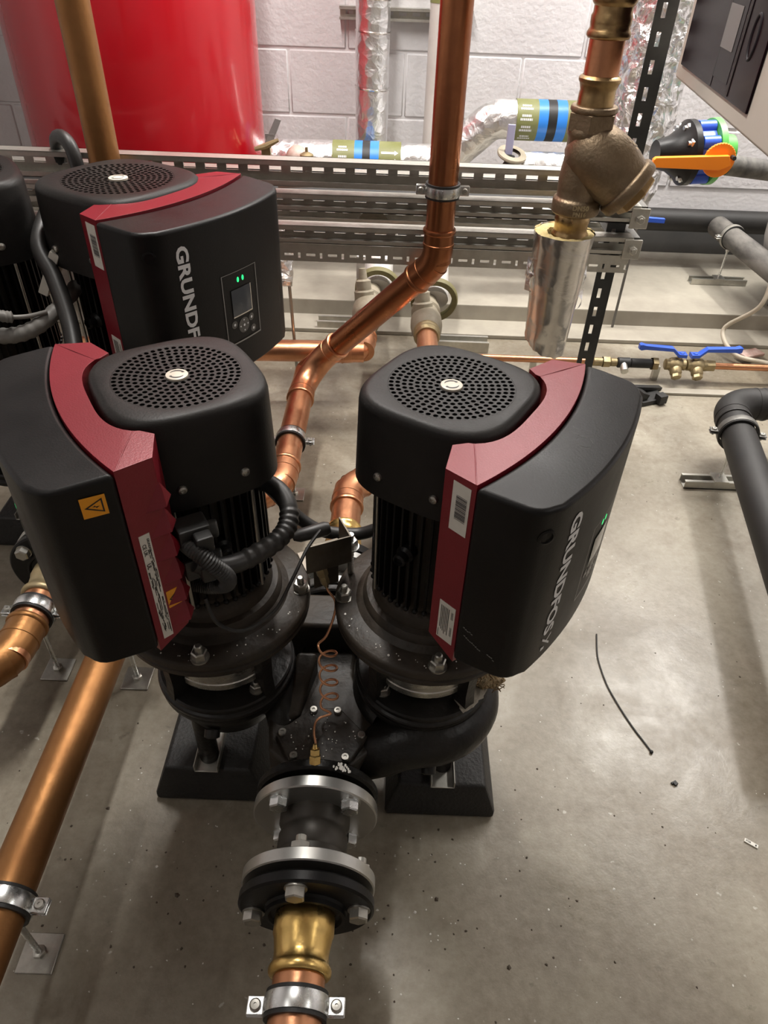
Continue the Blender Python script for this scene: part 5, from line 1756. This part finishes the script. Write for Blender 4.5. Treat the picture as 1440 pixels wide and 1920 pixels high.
clamp('dull pipe clamp on the dusty pipe by the back wall plinth at right', (1.364, 2.95, 0.27), (0.075, -1, 0), 0.041, (1, 0.07, 0), rod=0.077, strut=(1.27, 1.5), band='galv', plate='galv', z0=0.077)

o = thing('black_pipe', 'black-lagged pipe with elbow at the right edge, running towards the camera', 'pipe', (1.0, 1.6, 0))
P = fillet([(2.6, 1.84, AX), (0.968, 1.785, AX), (0.79, 0.8, AX)], 0.085, 10)
P = [(2.6, 1.84, AX), (0.972, 1.785, AX), (0.80, 0.8, AX)]
obj('pipe', MB().tube(fillet(P, 0.085, 10), 0.0435, 30), 'pipeblack', o)
obj('elbow', elbow_mesh(P[0], P[1], P[2], 0.0435, 0.085, 0.04, 0.004), 'pipeblack', o)
clamp('grey-brown pipe clamp on the black-lagged elbow at the right edge', (0.945, 1.63, AX), (-0.17, -1, 0), 0.0455, (1, -0.17, 0), rod=0.0, strut=(0.86, 1.06), band='galvdark', plate='galv')

# grey lagged vessel at the right edge and its cable
o = thing('lagged_vessel', 'grey lagged rounded vessel cut by the right edge', 'tank', (1.63, 2.74, 0.077))
obj('shell', MB().ball((1.63, 2.74, 0.37), 0.225, 18, (1, 1, 1.1)), 'greytank', o, ang=70)
for q in ((-0.12, 0), (0.12, 0.08), (0.12, -0.08)):
    obj('leg', MB().cyl((1.63 + q[0], 2.74 + q[1], 0.077), (1.63 + q[0], 2.74 + q[1], 0.25), 0.014, 10), 'galvdark', o)
b = MB().tube(smooth_path([(1.43, 2.45, 0.62), (1.335, 2.5, 0.46), (1.33, 2.48, 0.33), (1.31, 2.44, 0.2), (1.24, 2.5, 0.08), (1.26, 2.4, 0.03), (1.36, 2.36, 0.02), (1.5, 2.32, 0.012)], 10), 0.008, 10)
tag(obj('cream_cable', b, 'creamcable', at=(1.35, 2.4, 0.03)), 'loose cream cable hanging to the floor at the right edge', 'cable')
b = MB().box((1.33, 2.42, 0.024), (0.09, 0.05, 0.012), Matrix.Rotation(0.4, 3, 'Z'))
tag(obj('paper_scrap', b, 'pinkpart', at=(1.33, 2.42, 0.018), bevel=0.004), 'pale torn scrap beside the loose cream cable', 'litter')

# ------------------------------------------------------------------ small copper line with two blue levers
o = thing('small_copper_pipe', 'thin copper pipe low across the back floor with brass fittings', 'pipe', (0.9, 2.235, 0.06))
obj('pipe', MB().cyl((0.2, 2.235, 0.063), (0.735, 2.235, 0.063), 0.0115, 18), 'copper', o)
obj('pipe', MB().cyl((1.09, 2.235, 0.063), (2.6, 2.235, 0.063), 0.0115, 18), 'copper', o)
def fit(x0, x1, r, mt, nm='fitting', hx=False):
    b = MB()
    if hx:
        b.hexa((x0, 2.235, 0.063), (1, 0, 0), r * 2, x1 - x0, dome=0.2)
    else:
        b.lathe([(r * 0.8, 0), (r, 0.003), (r, x1 - x0 - 0.003), (r * 0.8, x1 - x0)], (x0, 2.235, 0.063), (1, 0, 0), 20, caps=True)
    obj(nm, b, mt, o)
fit(0.70, 0.735, 0.015, 'brass_dull')
fit(0.735, 0.76, 0.017, 'brass_dull', hx=True)
fit(0.76, 0.785, 0.014, 'brass_dull')
fit(0.785, 0.83, 0.018, 'rubber')
fit(0.83, 0.905, 0.0165, 'rubber', 'strainer_body')
fit(0.905, 0.925, 0.02, 'brass_dull', hx=True)
obj('strainer_stub', MB().cyl((0.805, 2.225, 0.06), (0.805, 2.195, 0.05), 0.013, 16), 'galv', o)
def lever_valve(xb, xh, pts, label, lab2):
    v = thing('lever_valve', label, 'valve', (xb, 2.235, 0.03), 'blue lever valves on the thin copper pipe')
    b = MB()
    b.lathe([(0.015, -0.0355), (0.019, -0.033), (0.019, -0.022), (0.024, -0.015), (0.026, 0.0), (0.024, 0.015), (0.019, 0.022), (0.019, 0.033), (0.015, 0.0355)], (xb, 2.235, 0.063), (1, 0, 0), 24, caps=True)
    b.lathe([(0.016, 0), (0.02, 0.006), (0.02, 0.034), (0.016, 0.04), (0, 0.04)], (xb, 2.235, 0.063), (0, -0.85, -0.55), 20)
    b.cyl((xb, 2.235, 0.07), (xh, 2.235, 0.098), 0.009, 12)
    obj('valve_body', b, 'brass_dull', v, ang=35)
    obj('end_plug', MB().hexa((xb, 2.235 - 0.034, 0.041), (0, -0.85, -0.55), 0.03, 0.012), 'brass_dull', v)
    b = MB()
    vs = []
    for x, z, w_, t in pts:
        t *= 1.5
        vs += [(x, 2.235 - w_, z - t), (x, 2.235 + w_, z - t), (x, 2.235 + w_, z + t), (x, 2.235 - w_, z + t)]
    n = len(pts)
    fs = [(0, 1, 2, 3), (4 * n - 1, 4 * n - 2, 4 * n - 3, 4 * n - 4)]
    for i in range(n - 1):
        for k in range(4):
            fs.append((i * 4 + k, i * 4 + (k + 1) % 4, i * 4 + 4 + (k + 1) % 4, i * 4 + 4 + k))
    b.add(vs, fs)
    b.hexa((xh, 2.235, 0.098), (0, 0, 1), 0.016, 0.012)
    obj('lever', b, 'blue', v, bevel=0.0015, seg=2)
lever_valve(0.985, 0.997, [(1.012, 0.1, 0.014, 0.004), (0.985, 0.101, 0.013, 0.004), (0.962, 0.121, 0.011, 0.004), (0.868, 0.125, 0.009, 0.005), (0.853, 0.126, 0.011, 0.007), (0.846, 0.126, 0.008, 0.005)], 'blue lever valve on thin copper pipe, lever pointing left', '')
lever_valve(1.058, 1.044, [(1.028, 0.1, 0.014, 0.004), (1.055, 0.101, 0.013, 0.004), (1.078, 0.123, 0.011, 0.004), (1.172, 0.126, 0.009, 0.005), (1.187, 0.127, 0.011, 0.007), (1.194, 0.127, 0.008, 0.005)], 'blue lever valve on thin copper pipe, lever pointing right', '')
fit(1.09, 1.12, 0.018, 'brass_dull', hx=True)
b = MB()
for x in (0.5, 0.93, 1.5):
    obj('pipe_rest', MB().box((x, 2.245, 0.0255), (0.02, 0.02, 0.051)), 'galv', o)
b = MB().box((1.35, 2.15, 0.005), (1.75, 0.035, 0.01))  # thin pale strip raised slightly above the floor
tag(obj('pale_strip', b, 'plinth', at=(1.35, 2.16, 0), bevel=0.003), 'pale strip along the floor in front of the thin copper pipe', 'batten')

# ------------------------------------------------------------------ litter on the floor
def floor_bits():
    o = thing('plastic_bracket', 'broken black plastic bracket on the floor beside the nearer right control box', 'litter', (0.875, 2.09, 0))
    R = Matrix.Rotation(0.4, 3, 'Z')
    b = MB()
    b.box((0.872, 2.10, 0.008), (0.1, 0.07, 0.016), R)
    b.box((0.835, 2.09, 0.025), (0.03, 0.06, 0.03), R @ Matrix.Rotation(0.4, 3, 'Y'))
    b.box((0.905, 2.075, 0.02), (0.03, 0.03, 0.03), R)
    b.box((0.87, 2.13, 0.028), (0.12, 0.02, 0.012), R @ Matrix.Rotation(0.2, 3, 'Y'))
    obj('bracket_body', b, 'rubber', o, bevel=0.002)
    P = [(0.484, 1.055, 0.002), (0.474, 1.0, 0.002), (0.473, 0.966, 0.002), (0.477, 0.92, 0.002), (0.485, 0.885, 0.002), (0.497, 0.845, 0.002), (0.509, 0.812, 0.002), (0.52, 0.787, 0.002), (0.529, 0.766, 0.002)]
    b = MB().tube(smooth_path(P, 6), 0.0016, 8)
    b.ball((0.529, 0.764, 0.003), 0.0036, 6)
    tag(obj('cable_tie', b, 'rubber', at=(0.5, 0.9, 0)), 'thin black cable tie curving across the floor at right', 'cable tie')
    b = MB().box((0.556, 0.701, 0.0025), (0.007, 0.0075, 0.005), Matrix.Rotation(0.5, 3, 'Z'))
    b.box((0.552, 0.7015, 0.002), (0.006, 0.003, 0.004), Matrix.Rotation(0.2, 3, 'Z'))
    tag(obj('plastic_scrap', b, 'rubber', at=(0.556, 0.701, 0)), 'tiny black plastic scrap on the floor below the cable tie', 'litter')
    R = Matrix.Rotation(math.radians(-33), 3, 'Z')
    c = Vector((0.657, 0.594, 0.0))
    b = MB().box(c + Vector((0, 0, 0.0012)), (0.0225, 0.0068, 0.0024), R)
    b.cur = 1
    put_text(b, 'X26', 0.0036, lambda u, v: c + R @ Vector((-0.0095 + u, -0.0012 + v, 0.0027)), 0.03)
    b.box(c + R @ Vector((0.0075, 0.0, 0.0026)), (0.0022, 0.0035, 0.0002), R)
    tag(obj('cable_marker', b, ['white', 'print'], at=(c.x, c.y, 0)), 'tiny white printed cable marker on the floor at the right edge', 'label')
    # pale chips and brown grit
    rr = random.Random(21)
    for nm, mt, n, lab, s0 in (('plaster_chips', 'fleck', 520, 'scattered pale plaster chips on the concrete floor', 0.0011), ('grit', 'darkfleck', 380, 'scattered brown grit on the concrete floor', 0.0016)):
        b = MB()
        for k in range(n):
            x, y = rr.uniform(-0.75, 1.3), rr.uniform(0.1, 2.0)
            if k % 3 == 0:
                x, y = rr.gauss(-0.08, 0.22), rr.gauss(0.5, 0.14)
            if (abs(x - 0.117) < 0.11 or abs(x + 0.288) < 0.11) and 0.6 < y < 0.85:
                continue
            s_ = s0 * rr.choice((0.7, 1, 1, 1.3, 2.2 if k % 9 == 0 else 1))
            a = rr.uniform(0, 3)
            vs = []
            for i in range(5):
                q = a + i * 2 * PI / 5
                r = s_ * rr.uniform(0.7, 1.5)
                vs.append((x + r * math.cos(q), y + r * math.sin(q), 0.0003))
            b.add(vs + [(x, y, s_ * 0.7)], [(i, (i + 1) % 5, 5) for i in range(5)])
        ob = obj(nm, b, mt)
        tag(ob, lab, 'litter')
        ob['kind'] = 'stuff'
floor_bits()
